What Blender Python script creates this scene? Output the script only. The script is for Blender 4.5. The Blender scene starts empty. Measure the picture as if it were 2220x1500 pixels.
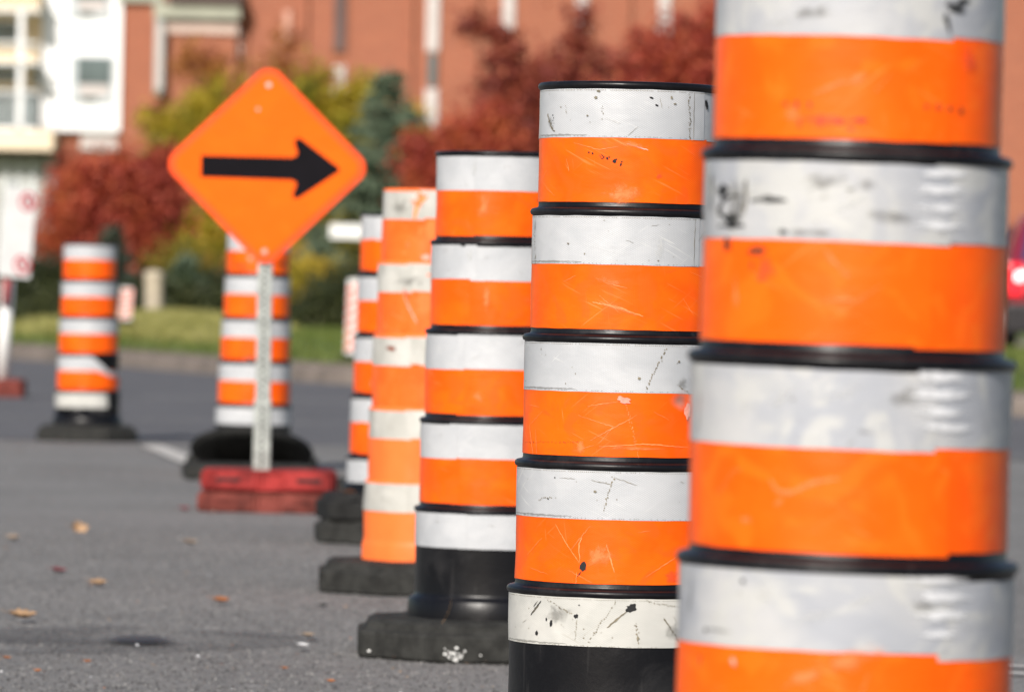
import bpy, bmesh, math, random
import numpy as np
from mathutils import Vector, Matrix, noise as mnoise
R = math.radians
random.seed(7); rng = np.random.default_rng(7)
SC = bpy.context.scene
COL = SC.collection

# ------------------------------------------------------------------ camera
FPX, CX, CY = 12333.0, 1110.0, 750.0          # 200 mm lens on a 36 mm sensor, photograph 2220 px wide
CAM = Vector((0, 0, 0.80)); PITCH, ROLL = R(0.437), R(1.15)
fwd = Vector((0, math.cos(PITCH), -math.sin(PITCH))); up0 = Vector((0, math.sin(PITCH), math.cos(PITCH))); rt0 = Vector((1, 0, 0))
RT = rt0 * math.cos(ROLL) + up0 * math.sin(ROLL); UP = up0 * math.cos(ROLL) - rt0 * math.sin(ROLL)
cd = bpy.data.cameras.new('camera'); cam = bpy.data.objects.new('camera', cd); COL.objects.link(cam)
M = Matrix((RT, UP, -fwd)).transposed().to_4x4(); M.translation = CAM; cam.matrix_world = M
cd.lens = 200; cd.sensor_width = 36; cd.clip_start = 0.1; cd.clip_end = 3000
cd.dof.use_dof = True; cd.dof.focus_distance = 9.02; cd.dof.aperture_fstop = 8.5; cd.dof.aperture_blades = 0
SC.camera = cam

# ------------------------------------------------------------------ sky and sun
SUN_AZ, SUN_EL = R(19), R(33)                  # sun behind the camera, to its left
w = bpy.data.worlds.new('World'); SC.world = w; w.use_nodes = True
nt = w.node_tree; bg = nt.nodes['Background']; sky = nt.nodes.new('ShaderNodeTexSky')
sky.sky_type = 'NISHITA'; sky.sun_disc = False; sky.sun_elevation = SUN_EL; sky.air_density = 1.0; sky.dust_density = 1.5
to_sun = Vector((-math.sin(SUN_AZ) * math.cos(SUN_EL), -math.cos(SUN_AZ) * math.cos(SUN_EL), math.sin(SUN_EL)))
sky.sun_rotation = math.atan2(to_sun.x, to_sun.y)
nt.links.new(sky.outputs[0], bg.inputs[0]); bg.inputs[1].default_value = 0.078
sl = bpy.data.lights.new('sun', 'SUN'); so = bpy.data.objects.new('sun', sl); COL.objects.link(so)
sl.energy = 4.7; sl.angle = R(0.53); sl.color = (1.0, 0.94, 0.87)
so.rotation_euler = to_sun.to_track_quat('Z', 'Y').to_euler(); so.location = (-5, -5, 12)
SC.view_settings.view_transform = 'Standard'; SC.view_settings.look = 'None'; SC.view_settings.gamma = 1
SC.view_settings.exposure = 0.25
SC.render.engine = 'CYCLES'; SC.cycles.use_denoising = True; SC.cycles.max_bounces = 6

# ------------------------------------------------------------------ helpers
def P(px, py, D):                              # the world point at depth Y = D seen at a photograph pixel
    d = fwd + RT * ((px - CX) / FPX) + UP * ((CY - py) / FPX)
    return CAM + d * (D / d.y)
def G(px, py, z=0.0):                          # the ground point seen at a pixel
    d = fwd + RT * ((px - CX) / FPX) + UP * ((CY - py) / FPX)
    return CAM + d * ((z - CAM.z) / d.z)
def hz(px): return CY - (FPX * math.tan(PITCH)) + (px - CX) * math.tan(ROLL)
def tag(o, label=None, cat=None, group=None, kind=None):
    for k, v in (('label', label), ('category', cat), ('group', group), ('kind', kind)):
        if v: o[k] = v
    return o
def empty(name, loc=(0, 0, 0), rot=(0, 0, 0)):
    o = bpy.data.objects.new(name, None); COL.objects.link(o); o.location = loc; o.rotation_euler = rot; o.empty_display_size = .2
    return o
def link(name, bm, mats, parent=None, smooth=False):
    me = bpy.data.meshes.new(name); bm.to_mesh(me); bm.free()
    for m in (mats if isinstance(mats, (list, tuple)) else [mats]): me.materials.append(m)
    if smooth: me.shade_smooth()
    o = bpy.data.objects.new(name, me); COL.objects.link(o); o.parent = parent
    return o
def box(bm, x0, x1, y0, y1, z0, z1, bev=0.0, mi=0, mat=None):
    g = bmesh.ops.create_cube(bm, size=1.0)
    vs = g['verts']
    for v in vs: v.co = Vector(((x0 + x1) / 2 + v.co.x * (x1 - x0), (y0 + y1) / 2 + v.co.y * (y1 - y0), (z0 + z1) / 2 + v.co.z * (z1 - z0)))
    if bev:
        es = list({e for v in vs for e in v.link_edges})
        r = bmesh.ops.bevel(bm, geom=es, offset=bev, segments=2, affect='EDGES', profile=.6)
        vs = list({v for f in r['faces'] for v in f.verts} | {v for v in vs if v.is_valid})
    if mat: bmesh.ops.transform(bm, matrix=mat, verts=vs)
    for f in {f for v in vs for f in v.link_faces}: f.material_index = mi
def boxobj(name, parent, mat, x0, x1, y0, y1, z0, z1, bev=0.0):
    bm = bmesh.new(); box(bm, x0, x1, y0, y1, z0, z1, bev); return link(name, bm, mat, parent)
def lathe(bm, prof, n=96, dr=None, mi=0, sx=1, sy=1):
    rings = []
    for r, z in prof:
        ring = []
        for i in range(n):
            a = 2 * math.pi * i / n; rr = r + (dr(a, z) if dr and r > .05 else 0)
            ring.append(bm.verts.new((rr * math.sin(a) * sx, -rr * math.cos(a) * sy, z)))
        rings.append(ring)
    for k in range(len(rings) - 1):
        for i in range(n):
            j = (i + 1) % n
            f = bm.faces.new((rings[k][i], rings[k + 1][i], rings[k + 1][j], rings[k][j])); f.material_index = mi; f.smooth = True
    return rings
def tube(bm, pts, rad, n=10, mi=0):
    rings = []
    for k, p in enumerate(pts):
        p = Vector(p); a = Vector(pts[max(k - 1, 0)]); b = Vector(pts[min(k + 1, len(pts) - 1)])
        t = (b - a).normalized(); u = t.orthogonal().normalized(); v = t.cross(u)
        r = rad[k] if isinstance(rad, (list, tuple)) else rad
        rings.append([bm.verts.new(p + (u * math.cos(2 * math.pi * i / n) + v * math.sin(2 * math.pi * i / n)) * r) for i in range(n)])
    for k in range(len(rings) - 1):
        for i in range(n):
            f = bm.faces.new((rings[k][i], rings[k][(i + 1) % n], rings[k + 1][(i + 1) % n], rings[k + 1][i])); f.smooth = True; f.material_index = mi
    bm.faces.new(rings[0][::-1]).material_index = mi; bm.faces.new(rings[-1]).material_index = mi

# ------------------------------------------------------------------ materials
class NT:
    def __init__(s, name):
        s.m = bpy.data.materials.new(name); s.m.use_nodes = True; s.t = s.m.node_tree; s.b = s.t.nodes['Principled BSDF']
        s.out = s.t.nodes['Material Output']
    def n(s, typ, **kw):
        x = s.t.nodes.new('ShaderNode' + typ)
        for k, v in kw.items():
            if k.startswith('i_'): x.inputs[k[2:].replace('_', ' ')].default_value = v
            else: setattr(x, k, v)
        return x
    def l(s, a, b): s.t.links.new(a, b)
    def math(s, op, a, b=None, c=None, clamp=False):
        x = s.n('Math', operation=op); x.use_clamp = clamp
        for i, v in enumerate((a, b, c)):
            if v is None: continue
            if isinstance(v, (int, float)): x.inputs[i].default_value = v
            else: s.l(v, x.inputs[i])
        return x.outputs[0]
    def mix(s, fac, a, b, blend='MIX'):
        x = s.n('Mix', data_type='RGBA', blend_type=blend)
        for sock, v in ((x.inputs[0], fac), (x.inputs[6], a), (x.inputs[7], b)):
            if isinstance(v, (int, float)): sock.default_value = v
            elif isinstance(v, tuple): sock.default_value = (*v, 1)
            else: s.l(v, sock)
        return x.outputs[2]
    def ramp(s, v, a, b, smooth=True):                 # 0..1 between a and b
        x = s.n('MapRange'); x.interpolation_type = 'SMOOTHSTEP' if smooth else 'LINEAR'
        s.l(v, x.inputs[0]); x.inputs[1].default_value = a; x.inputs[2].default_value = b
        return x.outputs[0]
    def coords(s, kind='Object', scale=(1, 1, 1), rot=(0, 0, 0), rand=False):
        c = s.n('TexCoord'); mp = s.n('Mapping'); s.l(c.outputs[kind], mp.inputs[0])
        mp.inputs['Scale'].default_value = scale; mp.inputs['Rotation'].default_value = rot
        if rand:
            oi = s.n('ObjectInfo'); k = s.math('MULTIPLY', oi.outputs['Random'], 37.0); s.l(k, mp.inputs['Location'])
        return mp.outputs[0]
    def noise(s, vec, scale, detail=4, rough=.5, dist=0):
        x = s.n('TexNoise'); s.l(vec, x.inputs['Vector']); x.inputs['Scale'].default_value = scale
        x.inputs['Detail'].default_value = detail; x.inputs['Roughness'].default_value = rough; x.inputs['Distortion'].default_value = dist
        return x.outputs[0]
    def bump(s, h, strength, dist):
        x = s.n('Bump'); s.l(h, x.inputs['Height']); x.inputs['Strength'].default_value = strength; x.inputs['Distance'].default_value = dist
        s.l(x.outputs[0], s.b.inputs['Normal']); return x
    def base(s, c, rough=.5, **kw):
        if isinstance(c, tuple): s.b.inputs['Base Color'].default_value = (*c, 1)
        else: s.l(c, s.b.inputs['Base Color'])
        if isinstance(rough, (int, float)): s.b.inputs['Roughness'].default_value = rough
        else: s.l(rough, s.b.inputs['Roughness'])
        for k, v in kw.items(): s.b.inputs[k.replace('_', ' ')].default_value = v
        return s.m

def simple(name, c, rough=.6, var=.15, scale=6, bump=0.0, **kw):
    s = NT(name); v = s.coords('Object', rand=True); n1 = s.noise(v, scale, 6, .6)
    d = tuple(x * (1 - var) for x in c); e = tuple(min(1, x * (1 + var)) for x in c)
    f = s.ramp(n1, .3, .7)
    s.base(s.mix(f, d, e), rough, **kw)
    if bump: s.bump(s.noise(v, scale * 8, 5), bump, .01)
    return s.m

def lattice(s, uv, cell=.0056):                        # prismatic sheeting: small diamond cells
    sep = s.n('SeparateXYZ'); s.l(uv, sep.inputs[0]); k = 2 * math.pi / cell / 2
    a = s.math('MULTIPLY_ADD', sep.outputs[1], 1.7, sep.outputs[0]); b = s.math('MULTIPLY_ADD', sep.outputs[1], -1.7, sep.outputs[0])
    sa = s.math('ABSOLUTE', s.math('SINE', s.math('MULTIPLY', a, k))); sb = s.math('ABSOLUTE', s.math('SINE', s.math('MULTIPLY', b, k)))
    return s.math('MINIMUM', sa, sb)

def sheet(name, cols, dirtcol, scrcol, dirt=.3, scr=.35, lat=.10, rough=.36, coat=.2, spec=.35, patch=None):
    s = NT(name); uv = s.coords('UV'); uvr = s.coords('UV', rand=True)
    big = s.noise(uvr, 9, 5, .55, .6); col = s.mix(s.ramp(big, .35, .68), cols[0], cols[1])
    if patch:
        pn = s.noise(uvr, 15, 3, .5, 1.5); col = s.mix(s.math('MULTIPLY', s.ramp(pn, .50, .64), .8), col, patch)
    # long pale scratches in two directions
    acc = None
    for rot, sc_, th in ((R(24), (14, 260, 1), .66), (R(-38), (11, 330, 1), .68), (R(82), (16, 300, 1), .70)):
        v = s.coords('UV', scale=(1, 1, 1), rot=(0, 0, rot)); mp = s.n('Mapping'); s.l(v, mp.inputs[0]); mp.inputs['Scale'].default_value = sc_
        oi = s.n('ObjectInfo'); s.l(s.math('MULTIPLY', oi.outputs['Random'], 91.0), mp.inputs['Location'])
        k = s.ramp(s.noise(mp.outputs[0], 1.0, 2, .4, .25), th, th + .07)
        acc = k if acc is None else s.math('MAXIMUM', acc, k)
    where = s.ramp(s.noise(uvr, 7, 3), .45, .65)
    col = s.mix(s.math('MULTIPLY', s.math('MULTIPLY', acc, where), scr), col, scrcol)
    # pits and grime
    vo = s.n('TexVoronoi'); vo.feature = 'F1'; s.l(uvr, vo.inputs['Vector']); vo.inputs['Scale'].default_value = 120
    pit = s.math('LESS_THAN', vo.outputs['Distance'], .17); pm = s.ramp(s.noise(uvr, 26, 5, .7, 1.2), .63 - dirt * .12, .70 - dirt * .1)
    col = s.mix(s.math('MULTIPLY', s.math('MULTIPLY', pit, pm), min(1, .75 + dirt)), col, dirtcol)
    gr = s.ramp(s.noise(uvr, 42, 8, .78, .8), .60, .74)
    col = s.mix(s.math('MULTIPLY', gr, dirt), col, dirtcol)
    la = lattice(s, uv); lf = s.ramp(la, .08, .62)
    col = s.mix(s.math('MULTIPLY', s.math('SUBTRACT', 1, lf), lat), col, tuple(x * .45 for x in cols[0]))
    s.base(col, s.math('MULTIPLY_ADD', big, .25, rough - .1), Coat_Weight=coat, Coat_Roughness=.12, Specular_IOR_Level=spec)
    und = s.noise(s.coords('UV', scale=(1, 2.2, 1)), 22, 3, .5)
    h = s.math('ADD', s.math('MULTIPLY', lf, .00010), s.math('MULTIPLY', und, .0016))
    b = s.n('Bump'); s.l(h, b.inputs['Height']); b.inputs['Strength'].default_value = .55; b.inputs['Distance'].default_value = 1
    s.l(b.outputs[0], s.b.inputs['Normal']); s.l(b.outputs[0], s.b.inputs['Coat Normal'])
    return s.m

M_WHITE = sheet('white_sheeting', ((.47, .485, .505), (.55, .56, .575)), (.20, .18, .14), (.74, .74, .71), dirt=.12, scr=.5, lat=.42)
M_WHITE_SCUFF = sheet('scuffed_white_sheeting', ((.37, .385, .42), (.50, .50, .50)), (.14, .135, .12), (.66, .65, .60), dirt=.25, scr=.8, lat=.22, patch=(.52, .52, .50))
M_WHITE_DIRTY = sheet('dirty_white_sheeting', ((.49, .49, .46), (.62, .61, .57)), (.17, .14, .09), (.36, .33, .27), dirt=.75, scr=.5, lat=.36)
M_WHITE_OLD = sheet('old_white_sheeting', ((.42, .415, .38), (.54, .53, .49)), (.25, .20, .13), (.6, .58, .52), dirt=.8, scr=.4, lat=.08, rough=.5, coat=.1)
OR = (1.0, .104, .001)
M_ORANGE = sheet('orange_sheeting', (OR, (1.0, .145, .0015)), (.62, .07, .02), (1.0, .27, .08), dirt=.06, scr=.5, lat=.34, rough=.36, coat=.08, spec=.2, patch=(1.0, .115, .008))
M_ORANGE_SCUFF = sheet('scuffed_orange_sheeting', ((1.0, .106, .001), (1.0, .126, .0015)), (.6, .08, .03), (1.0, .25, .06), dirt=.05, scr=.6, lat=.12, rough=.36, coat=.08, spec=.2, patch=(1.0, .150, .005))
M_ORANGE_OLD = sheet('old_orange_sheeting', ((1.0, .115, .010), (1.0, .155, .020)), (.6, .10, .04), (1.0, .36, .17), dirt=.15, scr=.5, lat=.05, rough=.4, coat=.15, spec=.25)

def black_plastic():
    s = NT('black_plastic'); v = s.coords('Object', rand=True)
    dust = s.ramp(s.noise(v, 7, 8, .7, .5), .45, .75); mp = s.n('Mapping'); s.l(v, mp.inputs[0]); mp.inputs['Scale'].default_value = (60, 60, 5)
    st = s.ramp(s.noise(mp.outputs[0], 1, 4), .62, .72)
    mp2 = s.n('Mapping'); s.l(v, mp2.inputs[0]); mp2.inputs['Scale'].default_value = (5, 5, 90); mp2.inputs['Rotation'].default_value = (.5, .3, 0)
    st2 = s.ramp(s.noise(mp2.outputs[0], 1, 3), .66, .74)
    f = s.math('ADD', s.math('MULTIPLY', dust, .35), s.math('MULTIPLY', s.math('MAXIMUM', st, st2), .25), clamp=True)
    s.base(s.mix(f, (.005, .005, .0065), (.05, .048, .048)), s.math('MULTIPLY_ADD', dust, .18, .33), Specular_IOR_Level=.26)
    s.bump(s.noise(v, 60, 6, .6), .25, .002); return s.m
M_BLACK = black_plastic()
M_HOLE = simple('torn_hole_black', (.01, .01, .011), .8)
M_RUBBER = simple('black_rubber', (.014, .014, .0135), .8, .4, 22, .35, Specular_IOR_Level=.25)
M_RUBBER2 = simple('dusty_rubber', (.026, .026, .024), .85, .4, 26, .35, Specular_IOR_Level=.25)
M_RED_RUB = simple('faded_red_rubber', (.25, .024, .022), .7, .5, 12, .5, Specular_IOR_Level=.2)
M_RED_RUB2 = simple('dusty_red_rubber', (.15, .036, .028), .8, .5, 12, .5, Specular_IOR_Level=.2)
M_ORANGE_PL = simple('orange_plastic', (1.0, .175, .035), .5, .08, 5, .1, Specular_IOR_Level=.25)
M_GALV = simple('galvanised_steel', (.34, .36, .34), .5, .25, 30, .2, Metallic=.4)
M_ALU = simple('brushed_aluminium', (.6, .6, .6), .35, .1, 10, Metallic=.8)
M_SIGN = sheet('sign_orange', ((1.0, .120, .001), (1.0, .132, .001)), (.6, .1, .03), (1.0, .26, .05), dirt=.0, scr=.2, lat=.05, rough=.45, coat=.05, spec=.12)
M_SIGN_EDGE = simple('sign_edge_orange', (1.0, .095, .02), .6, .05, Specular_IOR_Level=.15)
M_SIGNBLACK = simple('sign_black', (.006, .005, .007), .7, .2, Specular_IOR_Level=.08)
M_PALE_SCR = simple('pale_scratch', (1.0, .25, .075), .5, .1)
M_PINK = simple('peeled_pink_patch', (.80, .32, .24), .4, .3, 40)
M_TAN = simple('tan_grime', (.20, .175, .125), .8, .3, 50)
M_WHITEPAINT = simple('white_paint', (.78, .78, .76), .5, .06)

def smudge(name, c, dens=1.0, lo=.1, hi=.95):
    s = NT(name); tc = s.n('TexCoord'); uv = tc.outputs['UV']
    ln = s.n('VectorMath', operation='LENGTH'); s.l(uv, ln.inputs[0])
    nz = s.noise(s.coords('Object'), 70, 6, .75); fall = s.math('SUBTRACT', 1, ln.outputs['Value'])
    a = s.ramp(s.math('ADD', fall, s.math('MULTIPLY', s.math('SUBTRACT', nz, .5), 2.2)), lo, hi)
    a = s.math('MULTIPLY', a, s.ramp(fall, 0, .35)); a = s.math('MULTIPLY', a, dens)
    s.base(c, .6); s.l(a, s.b.inputs['Alpha']); return s.m
M_SM_BLACK = smudge('black_scuff', (.02, .02, .02), .95, -.1, .5)
M_SM_BROWN = smudge('brown_scuff', (.25, .05, .015), .85, -.05, .6)
M_SM_GREY = smudge('grey_grime', (.17, .165, .15), .42)
M_SM_PALE = smudge('pale_rub_and_reflection', (1.0, .26, .07), .6)
M_SM_CREAM = smudge('cream_rub', (.62, .62, .60), .28)
M_SM_GLINT = smudge('painted_glint', (.80, .81, .83), .8, -.25, .75)  # pale colour standing in for bright glints on the sheeting
M_SM_RED = smudge('red_rub', (.80, .09, .03), .5)
MARKS = [M_HOLE, M_SM_BLACK, M_SM_BROWN, M_SM_GREY, M_SM_PALE, M_SM_CREAM, M_SM_RED, M_PALE_SCR, M_TAN, M_PINK, M_SM_GLINT]
MK = dict(hole=1, black=2, brown=3, grey=4, pale=5, cream=6, red=7, scr=8, tan=9, pink=10, glint=11)

# ------------------------------------------------------------------ traffic barrels
WH, BL, PIT = .0765, .0205, .20
class Barrel: pass
def make_barrel(label, D, xc_px, ref_y, ytop, pitch, lean=0.0, lean2=0.0, seed=0, style='black', seam=20, wm=None, om=None,
                marks=(), base_tiers=1, base_rot=0.0, base_half=.30, base_dx=0, peel=None, minor=6, skew=.003, oval=0.0, edge_dots=False, shear=0.0):
    """one barrel: body with stepped sections and rims, five white and four orange bands, rubber base"""
    rnd = random.Random(seed); sc = FPX / D
    pc = P(xc_px, ref_y, D); zt = P(xc_px, ytop, D).z
    b = Barrel(); root = empty('traffic_barrel', (0, 0, 0)); b.root = root
    tag(root, label, 'traffic barrel', 'traffic barrels in a curving row along the road')
    root.rotation_euler = (R(lean2), R(lean), rnd.uniform(0, .0))
    # pivot on the ground so that the axis passes through the measured point
    ax = Matrix.Rotation(R(lean2), 3, 'X'); rotm = root.rotation_euler.to_matrix()
    axis = rotm @ Vector((0, 0, 1)); k = pc.z / axis.z
    root.location = (pc.x - axis.x * k, D - axis.y * k, 0)
    root_m = Matrix.Translation(root.location) @ rotm.to_4x4(); inv = root_m.inverted()
    ph = [rnd.uniform(0, 6.28) for _ in range(6)]
    off = Vector((seed * 3.1, seed * 1.7, 0))
    def dr(a, z):
        q = Vector((math.cos(a) * 1.6, math.sin(a) * 1.6, z * 7)) + off
        am = 3.2 if style == 'orange' else 1
        return am * (.0016 * mnoise.noise(q) + .0009 * mnoise.noise(q * 2.7)) + oval * math.cos(2 * a + ph[0])
    rad = [.1425 + .0078 * i for i in range(5)]
    if style == 'orange': rad = [.143 + .0078 * i for i in range(5)]
    zts = [zt - PIT * i for i in range(5)]
    zw_end = zts[4] - BL * .6 - WH - .004
    base_top = (.088 if base_tiers == 1 else .15)
    # body
    prof = [(.0, zts[0] - .045), (rad[0] - .03, zts[0] - .045), (rad[0] - .010, zts[0] - .03), (rad[0] - .008, zts[0] - .004), (rad[0] - .003, zts[0])]
    blk = style == 'black'
    for i in range(5):
        r, z = rad[i], zts[i]
        if blk: prof += [(r + .0015, z - .0006), (r + .0042, z - .003), (r + .0052, z - .0065), (r + .0038, z - .010), (r + .0008, z - .0118)]
        else: prof += [(r, z - .001), (r + .0012, z - .004), (r + .0003, z - .008)]
        prof += [(r, z - .014), (r, z - .08), (r, z - .14)]
        if i < 4:
            prof += [(r - .0003, z - PIT + .004), (r + .001, z - PIT + .0012)]
        else:
            zf = base_top + .046; fl = 1 if blk else .3
            prof += [(r, zf + .012), (r + .001, zf + .004), (r + .011 * fl, zf - .001), (r + .014 * fl, zf - .006), (r + .0155 * fl, base_top + .01), (r + .016 * fl, base_top - .02)]
    bm = bmesh.new(); lathe(bm, prof, 112, dr)
    link('body', bm, M_BLACK if blk else M_ORANGE_PL, root)
    # bands
    marks_l = []
    for mk in marks:
        t = mk[0]; pts = []
        for (mx, my) in mk[1]:
            r = .165; q = P(mx, my, D); loc = inv @ q
            for _ in range(4):
                idx = min(4, max(0, int((zt - loc.z) / PIT))); r = rad[idx]
                s_ = max(-.985, min(.985, loc.x / r)); q = P(mx, my, D - r * math.sqrt(1 - s_ * s_)); loc = inv @ q
            idx = min(4, max(0, int((zt - loc.z) / PIT))); r = rad[idx]
            pts.append((math.asin(max(-.985, min(.985, loc.x / r))), loc.z))
        marks_l.append((t, pts, mk[2:]))
    def band(nm, i, z0, z1, mats, dr0, peelf=None):
        r0 = rad[i] + dr0; bm = bmesh.new(); uvl = bm.loops.layers.uv.new('UVMap')
        a0 = R(seam + rnd.uniform(-7, 7)); span = 2 * math.pi + .12; n = 150; rows = 5; sk = rnd.uniform(-skew, skew); wob = rnd.uniform(0, 9)
        grid = []
        for j in range(n + 1):
            a = a0 + span * j / n; rr = r0 + .0007 * (j / n); dz = sk * (j / n - .5)
            e0 = .0007 * mnoise.noise(Vector((a * 5, wob, 0))) ; e1 = .0007 * mnoise.noise(Vector((a * 5, wob, 5)))
            lo, hi = z0 + dz + e0, z1 + dz + e1
            if peelf: lo, hi = peelf(((a + math.pi) % (2 * math.pi)) - math.pi, lo, hi)
            colv = []
            for k in range(rows + 1):
                z = lo + (hi - lo) * k / rows; q = rr + dr(a, z)
                colv.append(bm.verts.new((q * math.sin(a), -q * math.cos(a), z)))
            grid.append((a, colv))
        for j in range(n):
            for k in range(rows):
                vs = (grid[j][1][k], grid[j + 1][1][k], grid[j + 1][1][k + 1], grid[j][1][k + 1])
                if (vs[0].co - vs[3].co).length < 1e-5 and (vs[1].co - vs[2].co).length < 1e-5: continue
                f = bm.faces.new(vs); f.smooth = True
                aa = (grid[j][0], grid[j + 1][0], grid[j + 1][0], grid[j][0])
                for lp, a_ in zip(f.loops, aa): lp[uvl].uv = (a_ * r0, lp.vert.co.z)
        def surf(a, z, e):
            q = r0 + e + .0007 + dr(a, z); return (q * math.sin(a), -q * math.cos(a), z)
        def patch(a, z, wa, hz_, rot, mi, e=.0005, jag=.35, npt=18):
            ring = []; c = bm.verts.new(surf(a, z, e)); mid = []
            jj = [1 + rnd.uniform(-jag, jag * .4) for _ in range(npt)]
            for lvl in (.55, 1):
                rg = []
                for q in range(npt):
                    t = 2 * math.pi * q / npt; k = jj[q] * lvl
                    dx, dy = wa * k * math.cos(t), hz_ * k * math.sin(t)
                    x = dx * math.cos(rot) - dy * math.sin(rot); y = dx * math.sin(rot) + dy * math.cos(rot)
                    rg.append((bm.verts.new(surf(a + x / r0, z + y, e)), (math.cos(t) * lvl, math.sin(t) * lvl)))
                ring.append(rg)
            for q in range(npt):
                p = (q + 1) % npt
                f = bm.faces.new((c, ring[0][q][0], ring[0][p][0])); f.material_index = mi
                for lp, u in zip(f.loops, ((0, 0), ring[0][q][1], ring[0][p][1])): lp[uvl].uv = u
                f = bm.faces.new((ring[0][q][0], ring[1][q][0], ring[1][p][0], ring[0][p][0])); f.material_index = mi
                for lp, u in zip(f.loops, (ring[0][q][1], ring[1][q][1], ring[1][p][1], ring[0][p][1])): lp[uvl].uv = u
        def path(pts, wd, mi, e=.0006):
            L = []
            N = max(6, int(sum(abs(pts[q + 1][0] - pts[q][0]) * r0 + abs(pts[q + 1][1] - pts[q][1]) for q in range(len(pts) - 1)) / .004))
            for q in range(N + 1):
                t = q / N * (len(pts) - 1); kk = min(int(t), len(pts) - 2); u = t - kk
                a = pts[kk][0] * (1 - u) + pts[kk + 1][0] * u; z = pts[kk][1] * (1 - u) + pts[kk + 1][1] * u
                L.append((a + rnd.uniform(-.0006, .0006) / r0, z + rnd.uniform(-.0006, .0006)))
            pv = None
            for q in range(len(L)):
                a, z = L[q]; p2 = L[min(q + 1, len(L) - 1)]; p1 = L[max(q - 1, 0)]
                dx, dy = (p2[0] - p1[0]) * r0, p2[1] - p1[1]; ln = math.hypot(dx, dy) or 1
                w_ = wd * .5 * (1 - .6 * abs(2 * q / len(L) - 1)) * rnd.uniform(.5, 1.2); nx, ny = -dy / ln * w_, dx / ln * w_
                v = (bm.verts.new(surf(a + nx / r0, z + ny, e)), bm.verts.new(surf(a - nx / r0, z - ny, e)))
                if pv: bm.faces.new((pv[0], pv[1], v[1], v[0])).material_index = mi
                pv = v
        for t, pts, ex in marks_l:
            if not (z0 - .001 < pts[0][1] < z1 + .001): continue
            if t == 'path': path([(a, min(z1, max(z0, z))) for a, z in pts], ex[1] / sc, MK[ex[0]])
            elif t == 'dots':
                n_ = ex[2]; 
                for q in range(n_):
                    u = q / (n_ - 1); a = pts[0][0] * (1 - u) + pts[1][0] * u; z = pts[0][1] * (1 - u) + pts[1][1] * u
                    if z0 < z < z1: patch(a + rnd.gauss(0, .0012) / r0, z + rnd.gauss(0, .0007), ex[1] / sc * rnd.uniform(.6, 1.3), ex[1] / sc * rnd.uniform(.6, 1.3), 0, MK[ex[0]], .0006, .3, 7)
            else:
                patch(pts[0][0], pts[0][1], ex[0] / sc, ex[1] / sc, R(ex[2]) if len(ex) > 2 else 0, MK[t], .0005 + .0001 * MK[t], .35)
        if edge_dots and nm == 'white_band':                  # crimped dotted edge of the sheeting
            for q in range(150):
                a = -1.5 + 3.0 * q / 149
                if rnd.random() < .85: patch(a, z1 + sk * .0 - .0018, .0009, .0007, 0, MK['tan'], .0005, .3, 6)
                if rnd.random() < .35: patch(a, z0 + .0022, .0009, .0006, 0, MK['tan'], .0005, .3, 6)
            path([(-1.45, z0 + .004), (-.5, z0 + .004)], .0035, MK['grey'], .0003)
            path([(.76, z0 + .001), (.765, z1 - .001)], .0012, MK['tan'], .0006)
        for _ in range(minor):                              # small pits, nicks and hair scratches
            a = rnd.uniform(-1.4, 1.4); z = rnd.uniform(z0 + .006, z1 - .006); kind = rnd.random()
            if nm == 'white_band':
                if kind < .7: patch(a, z, rnd.uniform(.0006, .0018), rnd.uniform(.0006, .0018), 0, MK['tan'], .0005, .5, 7)
                else: path([(a, z), (a + rnd.uniform(-.12, .12), min(z1 - .002, max(z0 + .002, z + rnd.uniform(-.02, .02))))], .0007, MK['tan'])
            elif kind < .55:
                path([(a, z), (a + rnd.uniform(-.3, .3), min(z1 - .002, max(z0 + .002, z + rnd.uniform(-.03, .03))))], .0008, MK['scr'])
        return link(nm, bm, [mats] + MARKS, root)
    wm = wm or [M_WHITE] * 5; om = om or [M_ORANGE] * 4
    for i in range(5):
        top = zts[i] - (.0128 if blk else .006)
        band('white_band', i, top - WH, top, wm[i], .0010, (peel or {}).get(('w', i)))
        if i < 4: band('orange_band', i, zts[i] - PIT + (.0095 if blk else .002), top - WH + .0015, om[i], .0004, (peel or {}).get(('o', i)))
    if shear:
        for ch in root.children:
            for v in ch.data.vertices: v.co.z -= shear * v.co.x
    # rubber base
    for t in range(base_tiers):
        bm = bmesh.new(); n = 96; h0 = t * .078; rings = []
        for s_, z in ((.985, h0 + .002), (1, h0 + .008), (1, h0 + .055), (.985, h0 + .062), (.945, h0 + .064), (.93, h0 + .070), (.92, h0 + .080), (.86, h0 + .088), (.60, h0 + .090)):
            rg = []
            for q in range(n):
                a = 2 * math.pi * q / n; ce, se = math.cos(a), math.sin(a); p = 9.0
                rr = base_half * s_ / (abs(ce) ** p + abs(se) ** p) ** (1 / p)
                rr = min(rr, base_half * s_ * 1.27 / max(1, .0 + (abs(ce) + abs(se)) / 1.13))
                v = Vector((rr * math.cos(a + base_rot + t * .12) + base_dx * t, rr * math.sin(a + base_rot + t * .12), z + .0015 * mnoise.noise(Vector((a * 3, z * 30, seed)))))
                rg.append(bm.verts.new(v))
            rings.append(rg)
        for k in range(len(rings) - 1):
            for q in range(n):
                j = (q + 1) % n; bm.faces.new((rings[k][q], rings[k][j], rings[k + 1][j], rings[k + 1][q]))
        bm.faces.new(rings[0][::-1]); bm.faces.new(rings[-1])
        ob = link('rubber_base', bm, M_RUBBER2 if t == 0 else M_RUBBER, root)
        # the base lies flat on the road whatever the lean of the barrel
        ob.matrix_parent_inverse = Matrix.Translation(root.location).inverted() @ Matrix.Identity(4)
        ob.matrix_parent_inverse = (rotm.to_4x4()).inverted()
    return root

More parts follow.
